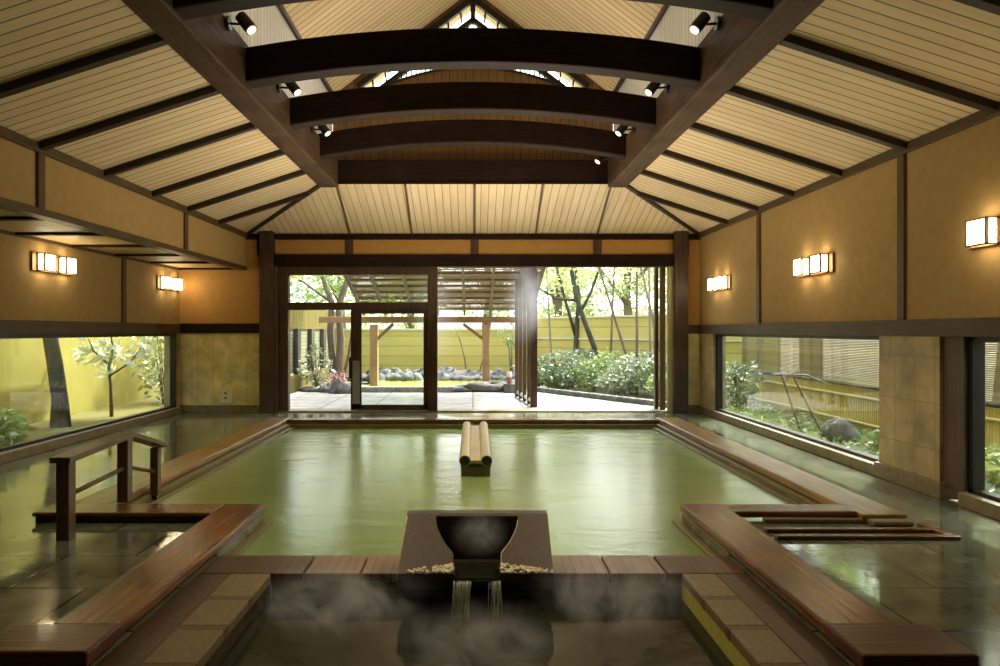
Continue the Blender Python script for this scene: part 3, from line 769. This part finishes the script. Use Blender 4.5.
MB().tube([(hx, 6.12, .345), (hx, 6.64, .205)], .018, 10).build('lower_rail', 'rail_wood', hr, smooth=True)

# outlet on the back tiles
ot = thing('wall_outlet', 'small pale outlet plate low on the beige tiled back wall', 'outlet', (-4.57, D, .17))
cp = box('cover_plate', 'plate', -4.69, -4.46, D - .02, D, .17, .43, ot, .006)
box('socket', 'socket', -4.595, -4.555, D - .026, D - .02, .335, .37, cp, .003)
box('socket', 'socket', -4.595, -4.555, D - .026, D - .02, .245, .28, cp, .003)

# ================================================================== GARDEN
M['mustard'] = mottled('mustard_gravel', (.11, .095, .018), (.155, .135, .03), 9, .9, .5, .03)
struct(MB().box(-7.3, WL - .22, 2, 26, -.1, -.03).build('ground_strip', 'mustard', origin=Z0))
gd = MB()
gd.box(-40, WL - .1, -30, 70, -.18, -.06).box(WX + .15, 40, -30, 70, -.18, -.06).box(WL - .1, WX + .15, D + .3, 70, -.18, -.06).box(WL - .1, WX + .15, -30, FR, -.18, -.06)
struct(gd.build('ground', 'soil', origin=Z0))
tr_ = MB().hexa([(x, y, -.15) for x, y in ((-4.4, D + .35), (3.85, D + .35), (3.85, 14.2), (1.5, 18.1), (1.5, 20), (-4.4, 20))],
                [(x, y, -.015) for x, y in ((-4.4, D + .35), (3.85, D + .35), (3.85, 14.2), (1.5, 18.1), (1.5, 20), (-4.4, 20))])
struct(tr_.build('terrace', 'terrace', origin=Z0))

def leaves(n, c, rad, size, seed, shell=.5, droop=.3, mat='leaf_mid', name='foliage', parent=None, zmin=None, aspect=2.2):
    rng = np.random.default_rng(seed)
    d = rng.normal(size=(n, 3)); d /= np.linalg.norm(d, axis=1)[:, None]
    r = (shell + (1 - shell) * rng.random(n)) ** .6
    p = np.array(c) + d * r[:, None] * np.array(rad)
    if zmin is not None: p[:, 2] = np.maximum(p[:, 2], zmin + rng.random(n) * .1)
    return leaf_mesh(p, size, rng, droop, mat, name, parent, aspect)
def leaf_mesh(p, size, rng, droop, mat, name, parent, aspect=2.2):
    n = len(p)
    u = rng.normal(size=(n, 3)); u[:, 2] = u[:, 2] * .5 - droop
    u /= np.linalg.norm(u, axis=1)[:, None]
    q = rng.normal(size=(n, 3)); q[:, 2] *= .3
    v = np.cross(u, q); v /= np.linalg.norm(v, axis=1)[:, None] + 1e-9
    w_ = np.cross(u, v)
    s = size * rng.uniform(.6, 1.25, n)[:, None]
    wd = s / aspect
    P = np.stack([p, p + u * s * .5 + v * wd * .5 + w_ * wd * .12, p + u * s, p + u * s * .5 - v * wd * .5 + w_ * wd * .12], 1).reshape(-1, 3)
    lo = P.min(0); hi = P.max(0)
    org = np.array([(lo[0] + hi[0]) / 2, (lo[1] + hi[1]) / 2, lo[2]])
    me = bpy.data.meshes.new(name)
    F = np.arange(4 * n).reshape(-1, 4)
    me.from_pydata((P - org).tolist(), [], F.tolist()); me.materials.append(M[mat]); me.update()
    o = bpy.data.objects.new(name, me); C.objects.link(o); o.location = org
    if parent is not None: o.parent = parent; o.location = Vector(org) - world_loc(parent)
    return o

def rock(c, r, seed, mat, label, group='rocks around the garden pond', flat=.6):
    random.seed(seed)
    m = MB(); n, k = 14, 8
    ph0 = [random.uniform(0, 6.28) for _ in range(6)]
    vs = []; fs = []
    for i in range(k + 1):
        ph = math.pi * i / k
        for j in range(n):
            th = 2 * math.pi * j / n
            q = 1 + .16 * math.sin(2 * th + ph0[0]) + .12 * math.sin(3 * th + ph0[1] + 2 * ph) + .10 * math.sin(4 * ph + ph0[2] + th) + .07 * math.sin(5 * th + ph0[3])
            vs.append((c[0] + r[0] * q * math.sin(ph) * math.cos(th), c[1] + r[1] * q * math.sin(ph) * math.sin(th), c[2] + max(-.25, q * math.cos(ph)) * r[2]))
    for i in range(k):
        for j in range(n): fs.append((i * n + j, (i + 1) * n + j, (i + 1) * n + (j + 1) % n, i * n + (j + 1) % n))
    m.quadset(vs, fs)
    return tag(m.build('garden_rock', mat, smooth=True), label, 'rock', group, 'thing')

# --- pond with kerb, rocks
pk = MB()
xs = [-2.75, -1.95, -1.2, -.45]
kerb = thing('pond_kerb', 'low grey cut stone kerb along the near side of the garden pond', 'kerb', (-1, 17.9, -.02))
for a_, b_ in zip(xs, xs[1:]):
    box('kerb_stone', 'kerb', a_ + .008, b_ - .008, 17.75, 18.0, -.04, .12, kerb, .02)
tag(box('pond_water', 'pond_water', -2.8, 1.6, 18.0, 21.3, -.1, .06), 'green water of the garden pond behind the low kerb', 'water', kind='stuff')
random.seed(21)
def spot_word(x): return 'left of the left canopy post' if x < -2.6 else ('between the two canopy posts' if x < .25 else 'right of the right canopy post')
for i in range(20):
    x = -3.3 + 5.2 * i / 19 + random.uniform(-.1, .1)
    rock((x, 21.2 + random.uniform(-.2, .3), .05), (random.uniform(.22, .42), .25, random.uniform(.12, .24)), 100 + i, 'rock' if i % 3 else 'rock_dark',
         'rough grey rock on the far bank of the pond, %s' % spot_word(x), 'rocks on the far bank, ' + spot_word(x))
for i in range(14):
    x = -3.0 + 4.6 * i / 13 + random.uniform(-.1, .1)
    rock((x, 21.75 + random.uniform(-.1, .3), .12), (random.uniform(.18, .34), .22, random.uniform(.14, .26)), 140 + i, 'rock',
         'pale sunlit rock in the upper row behind the pond, %s' % spot_word(x), 'upper row rocks, ' + spot_word(x))
rock((.45, 18.05, .05), (.62, .30, .16), 201, 'rock_dark', 'broad flat dark rock at the foot of the right canopy post')
rock((-.25, 18.0, .02), (.35, .25, .12), 203, 'rock_dark', 'low dark rock ending the kerb at the pond front')
rock((.9, 18.3, .04), (.30, .25, .22), 204, 'rock_dark', 'dark rock beside the small garden lamp')
rock((-3.25, 17.6, .0), (.30, .28, .26), 205, 'rock', 'rounded pale rock beside the twin trunk tree base')
rock((-3.62, 17.9, .0), (.22, .22, .18), 206, 'rock', 'small pale rock with pink flowers behind it')
rock((-4.0, 18.0, .0), (.35, .22, .10), 207, 'rock_dark', 'long low dark rock in front of the left garden fence')
# small lamp on its block
ln = thing('garden_lamp', 'small white topped garden lamp on a dark block by the pond', 'garden lamp', (.90, 17.75, -.01))
box('block', 'rock_dark', .76, 1.06, 17.6, 17.9, -.02, .20, ln, .01)
MB().tube([(.90, 17.75, .20), (.90, 17.75, .36)], .055, 12).build('stand', 'lantern_red', ln)
MB().tube([(.90, 17.75, .36), (.90, 17.75, .40), (.90, 17.75, .48), (.90, 17.75, .50)], [.05, .065, .06, .03], 12).build('shade', 'lantern_white', ln, smooth=True)

# --- canopy over the terrace
ca = thing('garden_canopy', 'reed roofed timber canopy on two orange posts outside the doorway', 'canopy', (-.6, 18.5, 0))
ED = 18.5
def cz(d): return 3.47 - .286 * (d - 13.5)
for x, w_ in ((-2.54, .2), (.33, .18)):
    box('post', 'cedar_z', x - w_ / 2, x + w_ / 2, ED - .1, ED + .1, .0, 1.66, ca, .008)
MB().bar((-2.45, ED, 1.30), (-2.05, ED, 1.68), .08, .09, (0, 1, 0)).build('brace', 'cedar_x', ca)
MB().bar((.25, ED, 1.30), (-.25, ED, 1.68), .08, .09, (0, 1, 0)).build('brace', 'cedar_x', ca)
box('eave_beam', 'cedar_x', -3.95, 1.6, ED - .09, ED + .09, 1.71, 1.87, ca, .01)
for x in (-2.83, -2.27, -1.55, -.90, -.22, .45, 1.10, 1.52):
    MB().bar((x, 13.75, cz(13.75) - .03), (x, ED + .25, cz(ED + .25) - .03), .06, .09).build('rafter', 'rafter', ca)
for i in range(12):
    d = 13.9 + i * .42
    box('purlin', 'rafter', -2.86, 1.55, d - .022, d + .022, cz(d) + .01, cz(d) + .055, ca)
random.seed(8)
rd = MB()
for i in range(172):
    d = 13.75 + i * .0292
    for (xa, xb) in ((-2.86, -.7), (-.7, 1.55)):
        if random.random() < .06: continue
        z_ = cz(d) + .07 + random.uniform(-.006, .006)
        wd = random.uniform(.009, .0135)
        sl_ = .286 * wd
        rd.hexa([(xa, d - wd, z_ + sl_), (xb, d - wd, z_ + sl_), (xb, d + wd, z_ - sl_), (xa, d + wd, z_ - sl_)], [(xa, d - wd, z_ + sl_ + .006), (xb, d - wd, z_ + sl_ + .006), (xb, d + wd, z_ - sl_ + .006), (xa, d + wd, z_ - sl_ + .006)])
tag(rd.build('reed_cover', 'reed', ca), kind='stuff')

# --- screen of upright boards outside the opening
sc_ = thing('board_screen', 'upright dark board screen standing on the terrace right of the canopy', 'screen', (1.13, 15.5, 0))
for i in range(5):
    t = i / 4
    x, y = 1.21 - .20 * t, 14.35 + 2.3 * t
    box('board', 'dark_z' if i == 0 else 'trim_z', x - (.07 if i == 0 else .04), x + (.07 if i == 0 else .04), y - .05, y + .05, -.02, 2.95, sc_, .008)
MB().bar((1.21, 14.35, 2.9), (1.01, 16.65, 2.9), .06, .09).build('top_rail', 'dark_y', sc_)
MB().bar((1.21, 14.35, .10), (1.01, 16.65, .10), .05, .06).build('bottom_rail', 'steel', sc_)

# --- fences
bf = thing('board_fence', 'yellow fence of wide level boards behind the garden pond', 'fence', (-1.5, 24, 0))
box('board_panel', 'fence_h', -5.0, 2.0, 24.0, 24.06, -.05, 1.52, bf, origin=(0, 0, 0))
box('cap_rail', 'fence_cap', -5.0, 2.0, 23.96, 24.1, 1.52, 1.58, bf)
for i in range(5):
    box('post', 'grey_post', -5 + 1.75 * i - .04, -5 + 1.75 * i + .04, 24.06, 24.14, -.05, 1.52, bf)
rf = thing('board_fence', 'yellow level board fence with pale rails slanting behind the shrubs on the right', 'fence', (4, 21, 0))
P, Q = Vector((1.7, 24.6, 0)), Vector((7.0, 16.6, 0))
for i in range(3):
    z0_ = -.05 + i * .66
    mm = MB().bar(P + Vector((0, 0, z0_ + .32)), Q + Vector((0, 0, z0_ + .32)), .05, .62); mm.build('board_panel', 'yellow_boards' if False else 'fence_h', rf)
    MB().bar(P + Vector((-.03, -.02, z0_ + .655)), Q + Vector((-.03, -.02, z0_ + .655)), .07, .05).build('rail', 'fence_cap', rf)
for i in range(6):
    p = P.lerp(Q, i / 5); box('post', 'grey_post', p.x + .02, p.x + .10, p.y + .02, p.y + .1, -.05, 1.9, rf)
lf = thing('slat_fence', 'pale garden fence with dark posts and upright yellow boards on top, left side', 'fence', (-4.6, 19.5, 0))
box('board_panel', 'fence_v', -4.62, -4.56, 14.2, 24.0, 1.55, 2.15, lf, origin=Z0)
box('slat_panel', 'pale_panel', -4.64, -4.60, 14.2, 24.0, .42, 1.55, lf, origin=Z0)
box('base_plank', 'fence_v', -4.55, -4.40, 14.2, 22.5, -.05, .38, lf, .01)
for d in (15.6, 17.1, 18.6, 20.2, 21.8, 23.3):
    box('post', 'bark_dark', -4.6, -4.48, d - .17, d + .17, .38, 1.56, lf, .006)
# yellow wall outside the left window
yw = tag(box('garden_wall', 'yellow_wall', -7.5, -7.3, 2.0, 26.0, -.06, 3.2), 'bright yellow garden wall seen through the left window', 'garden wall', kind='thing')

# bamboo fence outside the right windows
bm = thing('bamboo_fence', 'low fence of upright bamboo poles with level rails outside the right windows', 'fence', (6, 10, 0))
m = MB(); random.seed(4); y = 2.4
while y < 16.4:
    m.tube([(6.03, y, -.06), (6.03, y, .62 + random.uniform(-.01, .01))], .022, 7); y += .05
m.build('bamboo_poles', 'bamboo', bm)
for z_ in (.07, .47):
    MB().tube([(5.985, 2.4, z_), (5.985, 9, z_ + .01), (5.985, 16.4, z_)], .024, 8).build('rail', 'bamboo_y', bm, smooth=True)
MB().tube([(5.98, 2.4, .65), (5.98, 16.4, .65)], .028, 8).build('top_rail', 'bark_dark', bm, smooth=True)
rs_ = thing('reed_screen', 'tall reed screen standing behind the low bamboo fence', 'screen', (6.15, 10, 0))
m = MB(); random.seed(9)
for i in range(64):
    z_ = .60 + i * .026
    m.box(6.12, 6.13, 2.4, 16.4, z_, z_ + .022)
tag(m.build('reeds', 'reed_screen', rs_), kind='stuff')
for d in (2.6, 5.2, 7.8, 10.3, 12.9, 15.5):
    box('post', 'grey_post', 6.14, 6.24, d - .06, d + .06, -.06, 2.3, rs_)

# --- trees
def tree(name, label, base, trunks, crowns, bark='bark', leaf='leaf_mid', size=.16, group=None, seed=1, cat='tree', lname='foliage', aspect=2.2):
    t = thing(name, label, cat, base, group)
    b = Vector(base)
    m = MB()
    for pts, rads in trunks:
        # densify with a gentle wobble
        m.tube([b + Vector(p) for p in pts], rads, 9)
    m.build('trunk', bark, t, smooth=True)
    rng = np.random.default_rng(seed); P_ = []
    for c, rad, n in crowns:
        d = rng.normal(size=(n, 3)); d /= np.linalg.norm(d, axis=1)[:, None]
        r = (.25 + .75 * rng.random(n)) ** .6
        P_.append(np.array(b) + np.array(c) + d * r[:, None] * np.array(rad))
    if P_: leaf_mesh(np.concatenate(P_), size, rng, .25, leaf, lname, t, aspect)
    return t
def ch(seed, n, lo, hi, r, cnt):
    random.seed(seed)
    return [((random.uniform(lo[0], hi[0]), random.uniform(lo[1], hi[1]), random.uniform(lo[2], hi[2])), (r * random.uniform(.7, 1.2), r * random.uniform(.7, 1.2), r * .45), cnt) for _ in range(n)]
tree('garden_tree', 'twin trunk tree at the left fence seen through the doorway glass', (-3.55, 19.0, -.05),
     [([(0.05, 0, 0), (.02, 0, .6), (.06, 0, 1.3), (.0, 0, 2.2), (.25, .1, 3.0), (.6, .2, 4)], [.16, .12, .10, .09, .07, .03]),
      ([(-.1, 0, 0), (-.16, .05, .7), (-.22, 0, 1.5), (-.18, 0, 2.3), (-.5, 0, 3.2), (-.9, 0, 4)], [.13, .10, .09, .08, .06, .03]),
      ([(.05, .1, 0), (.25, .1, .9), (.38, .1, 1.8), (.5, .2, 2.6)], [.05, .04, .035, .02]),
      ([(-.18, 0, 2.3), (-.8, -.5, 2.8), (-1.3, -.8, 3.1)], [.04, .03, .015])],
     ch(31, 26, (-2.0, -1.5, 2.2), (1.6, 1.5, 4.6), .55, 130), 'bark', 'leaf_pale', .15, seed=11)
tree('garden_tree', 'leaning dark trunk tree rising from the shrubs right of the board screen', (3.45, 20.0, -.05),
     [([(.05, 0, 0), (.02, 0, .6), (-.08, 0, 1.1), (-.38, 0, 1.9), (-.58, 0, 2.5), (-.72, 0, 3.3), (-.6, 0, 4.2), (-.4, 0, 5.2)], [.10, .085, .078, .072, .068, .06, .05, .025]),
      ([(-.45, 0, 2.1), (-.2, -.1, 2.6), (.0, -.2, 3.2), (.3, -.3, 4.0)], [.05, .04, .035, .02]),
      ([(-.58, 0, 2.4), (-1.1, .1, 2.45), (-1.6, .2, 2.75), (-2.1, .2, 3.2)], [.045, .035, .025, .012])],
     ch(32, 22, (-2.2, .2, 2.9), (2.2, 2.2, 5.4), .6, 70), 'bark_dark', 'leaf_pale', .14, seed=12)
tree('garden_tree', 'upright dark trunk tree between the leaning tree and the board screen', (3.15, 22.2, -.05),
     [([(0, 0, 0), (.0, 0, .8), (.05, 0, 1.7), (.12, 0, 2.6), (.0, 0, 3.6), (-.3, 0, 4.8)], [.08, .075, .07, .06, .045, .02]),
      ([(.02, 0, 1.4), (-.25, 0, 2.3), (-.5, 0, 3.2), (-.7, 0, 4.2)], [.06, .05, .045, .02])],
     ch(33, 18, (-1.8, .3, 2.7), (1.8, 2.0, 5.2), .6, 70), 'bark_dark', 'leaf_pale', .14, seed=13)
stems = [(600, 633, 18.6, 'thin stem sloping from upper left in the shrub bed'), (640, 668, 16.5, 'thin stem bending toward the right pillar'),
         (637, 637, 17.5, 'thin straight stem left of the right door edge'), (649, 651, 18.0, 'thin straight pale stem nearest the right door edge'),
         (614, 610, 20.5, 'thin dark stem behind the leaning tree'), (547, 552, 22, 'thin stem close beside the board screen')]
for i, (xt, xb, d, lab) in enumerate(stems):
    xb_ = (xb - 473) * d / 720; dx = (xt - xb) * d / 720
    tree('slender_tree', lab, (xb_, d, -.05), [([(0, 0, 0), (dx * .2, 0, .9), (dx * .55, .03, 1.9), (dx, 0, 3.1), (dx * 1.4, 0, 4.3)], [.04, .036, .032, .026, .012])],
         ch(60 + i, 5, (-.9 + dx, -.4, 2.7), (.9 + dx, .8, 4.8), .42, 45), 'stem' if i % 2 else 'bark', 'leaf_pale', .13, 'slender trees in the right bed', 70 + i)
tree('slender_tree', 'two thin green stems leaning behind the small garden lamp', (1.15, 21.8, 0), [([(0, 0, 0), (-.05, 0, .9), (-.25, 0, 1.9)], [.03, .025, .012]), ([(.03, 0, 0), (.02, 0, .9), (.1, 0, 1.9)], [.03, .025, .012])],
     ch(91, 6, (-.3, -.2, .3), (.3, .2, 1.9), .25, 40), 'stem', 'leaf_mid', .12, None, 92)
tree('slender_tree', 'two bare thin stems in front of the yellow fence, left of right canopy post', (-.2, 22.4, 0), [([(0, 0, 0), (-.05, 0, .6), (-.2, 0, 1.2), (-.4, 0, 1.7)], [.025, .022, .018, .008]), ([(.35, 0, 0), (.5, 0, .6), (.65, 0, 1.3)], [.022, .018, .008])],
     [((-.35, 0, 1.6), (.2, .2, .15), 20)], 'bark', 'leaf_pale', .10, None, 93)
# trees beyond the fences
proto = None
kinds = [('leaf_pale', 'pale leafy'), ('leaf_mid', 'mid green')]
protos = []
for k_, (lm, lw) in enumerate(kinds):
    t = tree('background_tree', lw + ' tree', (0, 40, -.05), [([(0, 0, 0), (.1, 0, 1.5), (0, .1, 3), (.3, 0, 5), (.2, 0, 7)], [.2, .17, .14, .1, .04]), ([(.0, 0, 2.4), (-.9, .2, 3.6), (-1.6, .3, 5)], [.09, .06, .02]), ([(0, 0, 2.8), (.9, -.2, 4), (1.6, -.2, 5.2)], [.08, .06, .02])],
             ch(40 + k_, 46, (-2.3, -2.0, 1.9), (2.3, 2.0, 7.4), .75, 75), 'bark', lm, .21, 'trees beyond the garden fences', 50 + k_)
    protos.append(t)
spots = [(-8.5, 27.5, 0, 1), (-5.2, 28.5, 1, 1.05), (-2.3, 27.4, 0, .95), (.6, 28.5, 1, 1.1), (3.2, 27.6, 0, 1), (5.6, 26.2, 1, 1.05), (8.2, 24.8, 0, 1), (10.5, 22.0, 1, 1), (10.2, 17.0, 0, 1.0), (9.2, 12.5, 1, .95), (9.0, 8.0, 0, 1),
         (12.5, 27.0, 0, 1.2), (-10.5, 18.5, 0, 1.0), (-10.2, 12.0, 1, 1.0)]
words_ = ['far left beyond the left slat fence', 'beyond the fence left of the canopy', 'beyond the yellow fence left of the middle door post', 'beyond the yellow fence behind the right canopy post', 'beyond the corner of the yellow fences', 'beyond the slanting fence behind the leaning tree',
          'beyond the slanting fence near the right door edge', 'behind the slanting fence hidden by the right pillar', 'behind the reed screen at its far end', 'behind the reed screen by the far right window', 'behind the reed screen by the near right window', 'farthest right beyond all fences',
          'beyond the yellow wall at its far end', 'beyond the yellow wall opposite the left window']
used = set()
for i, (x, y, k_, s_) in enumerate(spots):
    o = protos[k_] if k_ not in used else copy_tree(protos[k_]); used.add(k_)
    o.location = (x, y, -.05); o.rotation_euler = (0, 0, 1.3 * i); o.scale = (s_, s_, s_)
    o['label'] = '%s tree %s' % (kinds[k_][1], words_[i])

# shrubs in the right bed
def shrub(name, label, c, r, leaf, size, n, seed, group):
    t = thing(name, label, 'shrub', (c[0], c[1], -.05), group)
    random.seed(seed); m = MB()
    for i in range(9):
        a_ = random.uniform(0, 6.28); q = random.uniform(.3, .8)
        m.tube([(c[0] + random.uniform(-.05, .05), c[1], -.05), (c[0] + math.cos(a_) * r[0] * q * .5, c[1] + math.sin(a_) * r[1] * q * .5, r[2] * .55), (c[0] + math.cos(a_) * r[0] * q, c[1] + math.sin(a_) * r[1] * q, r[2] * 1.1)], [.018, .012, .005], 6)
    m.build('stems', 'bark', t)
    leaves(n, (c[0], c[1], r[2] * .62), (r[0], r[1], r[2] * .62), size, seed, .45, .1, leaf, 'foliage', t)
sh = [(2.35, 19.2, .75, .95), (3.1, 18.5, .7, .75), (3.0, 19.8, .7, 1.0), (3.9, 17.6, .7, .85), (3.75, 18.9, .75, .95), (4.4, 16.6, .7, .8), (4.45, 18.0, .75, 1.0), (4.3, 15.5, .55, .6), (2.2, 18.4, .5, .55), (3.45, 17.2, .5, .5), (4.9, 17.0, .7, 1.05), (1.75, 19.6, .5, .8)]
wsh = ['beside the board screen, large and glossy', 'in the middle of the right bed front', 'under the leaning tree trunk', 'in front of two thin stems', 'behind the leaning tree, mid bed', 'by the right door edge, large', 'rear right of the bed under the fence', 'low at the right end of the kerb', 'small and low next to the board screen', 'small at the front kerb, mid bed', 'farthest right against the fence', 'behind the board screen boards']
for i, (x, y, r, h) in enumerate(sh):
    shrub('garden_shrub', 'leafy green shrub ' + wsh[i], (x, y), (r, r, h * .86), ('leaf_highlight', 'leaf_mid', 'leaf_dark')[i % 3], .12, 1100, 300 + i, 'shrubs in the right garden bed')
kb = thing('bed_kerb', 'dark low stone edge of the shrub bed beside the terrace', 'kerb', (2.7, 16.2, -.02))
P, Q = Vector((1.55, 18.1, .02)), Vector((3.95, 14.15, .02))
for i in range(9):
    a_ = P.lerp(Q, i / 9); b_ = P.lerp(Q, (i + .95) / 9)
    MB().bar(a_, b_, .16, .16).build('kerb_stone', 'rock_dark', kb, bevel=.03)
shrub('garden_shrub', 'sparse shrub with sunlit white leaves before the left slat fence', (-4.0, 18.4), (.45, .4, .95), 'leaf_highlight', .14, 260, 350, None)
shrub('flowering_plant', 'small plant with pink flowers beside the twin trunk tree', (-3.45, 18.2), (.28, .25, .4), 'flower', .06, 240, 351, None)

# outside the left window
tree('garden_tree', 'single dark trunk tree outside the left window', (-6.6, 11.5, -.05), [([(0.02, 0, 0), (-.0, 0, .5), (-.07, 0, 1.0), (-.16, 0, 1.5), (-.3, 0, 2.4), (-.35, 0, 3.6)], [.16, .125, .118, .11, .10, .06])],
     ch(95, 10, (-1.2, -1.2, 2.6), (.8, 1.2, 4.2), .5, 60), 'bark_dark', 'leaf_mid', .15, None, 96)
sap = thing('sapling', 'small sapling with white lit leaves outside the left window', 'sapling', (-6.45, 12.85, -.05))
MB().tube([(-6.45, 12.85, -.05), (-6.46, 12.85, .5), (-6.5, 12.85, .85), (-6.42, 12.85, 1.2), (-6.5, 12.85, 1.6)], [.035, .03, .025, .02, .012], 8).build('trunk', 'bark', sap, smooth=True)
MB().tube([(-6.48, 12.85, .7), (-6.1, 12.85, .95), (-5.95, 12.9, 1.2)], [.02, .015, .008], 7).build('branch', 'bark', sap, smooth=True)
MB().tube([(-6.5, 12.85, .9), (-6.75, 12.8, 1.15), (-6.85, 12.8, 1.4)], [.018, .014, .008], 7).build('branch', 'bark', sap, smooth=True)
rng = np.random.default_rng(77)
pp = np.concatenate([np.array(c_) + rng.normal(size=(n_, 3)) * .10 for c_, n_ in (((-6.85, 12.8, 1.15), 26), ((-6.5, 12.85, 1.15), 34), ((-6.35, 12.85, 1.0), 20), ((-5.95, 12.9, 1.2), 26), ((-6.5, 12.85, 1.55), 30), ((-6.2, 12.9, 1.5), 22))])
M['leaf_lit'] = leaf_mat('sunlit_white_leaves', (.62, .70, .42), (.85, .88, .72), .4, .2)  # sunlit white of the leaves is put into their base colour
leaf_mesh(pp, .25, rng, .2, 'leaf_lit', 'foliage', sap, 2.6)
shrub('garden_shrub', 'bright fern like shrub low outside the left window', (-6.2, 9.15), (.45, .5, .42), 'leaf_pale', .15, 700, 352, None)
shrub('garden_shrub', 'sunlit leafy shrub outside the far end of the left window', (-6.5, 15.2), (.6, .7, 1.5), 'leaf_highlight', .17, 500, 353, None)
# outside the right windows
shrub('garden_shrub', 'sunlit shrub at the far end of the right window', (5.4, 14.6), (.4, .5, .75), 'leaf_highlight', .13, 500, 354, None)
shrub('garden_shrub', 'low bright green plant outside the near right window', (5.35, 6.9), (.45, .6, .30), 'leaf_pale', .12, 700, 355, None)
shrub('garden_shrub', 'low green plant outside the far right window, next to the pier', (5.4, 8.9), (.45, .6, .22), 'leaf_mid', .11, 500, 356, None)
gc = np.random.default_rng(5)
gp_ = np.stack([gc.uniform(4.55, 5.9, 2600), gc.uniform(2.5, 15, 2600), gc.uniform(-.06, .06, 2600)], 1)
tag(leaf_mesh(gp_, .10, gc, 0, 'leaf_mid', 'ground_cover', None), 'low leafy ground cover between the right windows and the bamboo fence', 'ground cover', kind='stuff')
rock((5.2, 10.2, -.02), (.28, .3, .26), 220, 'rock_dark', 'dark rock on the ground outside the far right window', None)
pr = thing('tree_prop', 'pair of thin crossed support sticks outside the far right window', 'support sticks', (4.95, 10.9, -.06))
MB().tube([(5.05, 11.1, -.06), (4.75, 11.1, .85)], .016, 7).build('stick', 'grey_post', pr)
MB().tube([(5.25, 10.8, -.06), (4.98, 10.9, .55), (4.85, 10.95, .85)], .016, 7).build('stick', 'grey_post', pr)
MB().tube([(4.62, 11.1, .83), (5.05, 10.9, .83), (5.35, 10.9, .70)], .014, 7).build('cross_stick', 'grey_post', pr)

# --- steam
def steam(name, label, c, r, k, scale, seed, lo=.42, hi=.72, col=(.86, .92, 1.0)):
    m, n, l = new_mat(name)
    tc = n.new('ShaderNodeTexCoord'); a = n.new('ShaderNodeVectorMath'); a.operation = 'MULTIPLY_ADD'
    a.inputs[1].default_value = (2, 2, 2); a.inputs[2].default_value = (-1, -1, -1); l.new(tc.outputs['Generated'], a.inputs[0])
    ln2 = n.new('ShaderNodeVectorMath'); ln2.operation = 'LENGTH'; l.new(a.outputs[0], ln2.inputs[0])
    fall = n.new('ShaderNodeMapRange'); fall.interpolation_type = 'SMOOTHSTEP'
    fall.inputs['From Min'].default_value = .95; fall.inputs['From Max'].default_value = .1
    l.new(ln2.outputs['Value'], fall.inputs['Value'])
    mp = n.new('ShaderNodeMapping'); mp.inputs['Location'].default_value = (seed * 3.7, seed * 1.3, seed); l.new(tc.outputs['Object'], mp.inputs['Vector'])
    f = noise(n, l, mp.outputs['Vector'], scale, 5, .6, 1.2)
    cl = n.new('ShaderNodeMapRange'); cl.inputs['From Min'].default_value = lo; cl.inputs['From Max'].default_value = hi
    l.new(f, cl.inputs['Value'])
    m1 = n.new('ShaderNodeMath'); m1.operation = 'MULTIPLY'; l.new(fall.outputs[0], m1.inputs[0]); l.new(cl.outputs[0], m1.inputs[1])
    m2 = n.new('ShaderNodeMath'); m2.operation = 'MULTIPLY'; m2.inputs[1].default_value = k; l.new(m1.outputs[0], m2.inputs[0])
    v = n.new('ShaderNodeVolumeScatter'); v.inputs['Color'].default_value = rgba(col); v.inputs['Anisotropy'].default_value = .2
    l.new(m2.outputs[0], v.inputs['Density'])
    o = n.new('ShaderNodeOutputMaterial'); l.new(v.outputs[0], o.inputs['Volume'])
    M[name] = m
    mb = MB(); vs_ = []; fs_ = []; N, K = 20, 10
    for i in range(K + 1):
        ph = math.pi * i / K
        for j in range(N):
            th = 2 * math.pi * j / N
            vs_.append((c[0] + r[0] * math.sin(ph) * math.cos(th), c[1] + r[1] * math.sin(ph) * math.sin(th), c[2] + r[2] * math.cos(ph)))
    for i in range(K):
        for j in range(N): fs_.append((i * N + j, (i + 1) * N + j, (i + 1) * N + (j + 1) % N, i * N + (j + 1) % N))
    mb.quadset(vs_, fs_)
    return tag(mb.build('steam', m), label, 'steam', kind='stuff')
steam('steam_a', 'thin steam drifting over the left half of the stone tub', (-.72, 3.95, .03), (.62, .5, .22), 5.0, 4.0, 1)
steam('steam_b', 'thin steam drifting over the right half of the stone tub', (.78, 4.0, .04), (.58, .46, .22), 5.0, 4.0, 2)
steam('steam_c', 'thin steam in front of the falling water', (.05, 3.55, -.02), (.65, .5, .16), 3.5, 4.0, 3)
steam('steam_d', 'small puff of steam in the bowl of the stone spout', (.04, 4.40, .26), (.22, .17, .17), 4.0, 7.0, 4, .35, .7)
steam('steam_e', 'bright haze catching the sun beside the board screen', (.98, 13.95, 2.1), (.5, .35, 1.1), 1.6, 1.6, 5, .2, .7)
steam('steam_f', 'bright haze hanging in the doorway by the middle door post', (-.75, 13.95, 1.75), (.6, .35, 1.2), 1.5, 1.6, 6, .2, .7)
bpy.context.scene.cycles.volume_bounces = 2
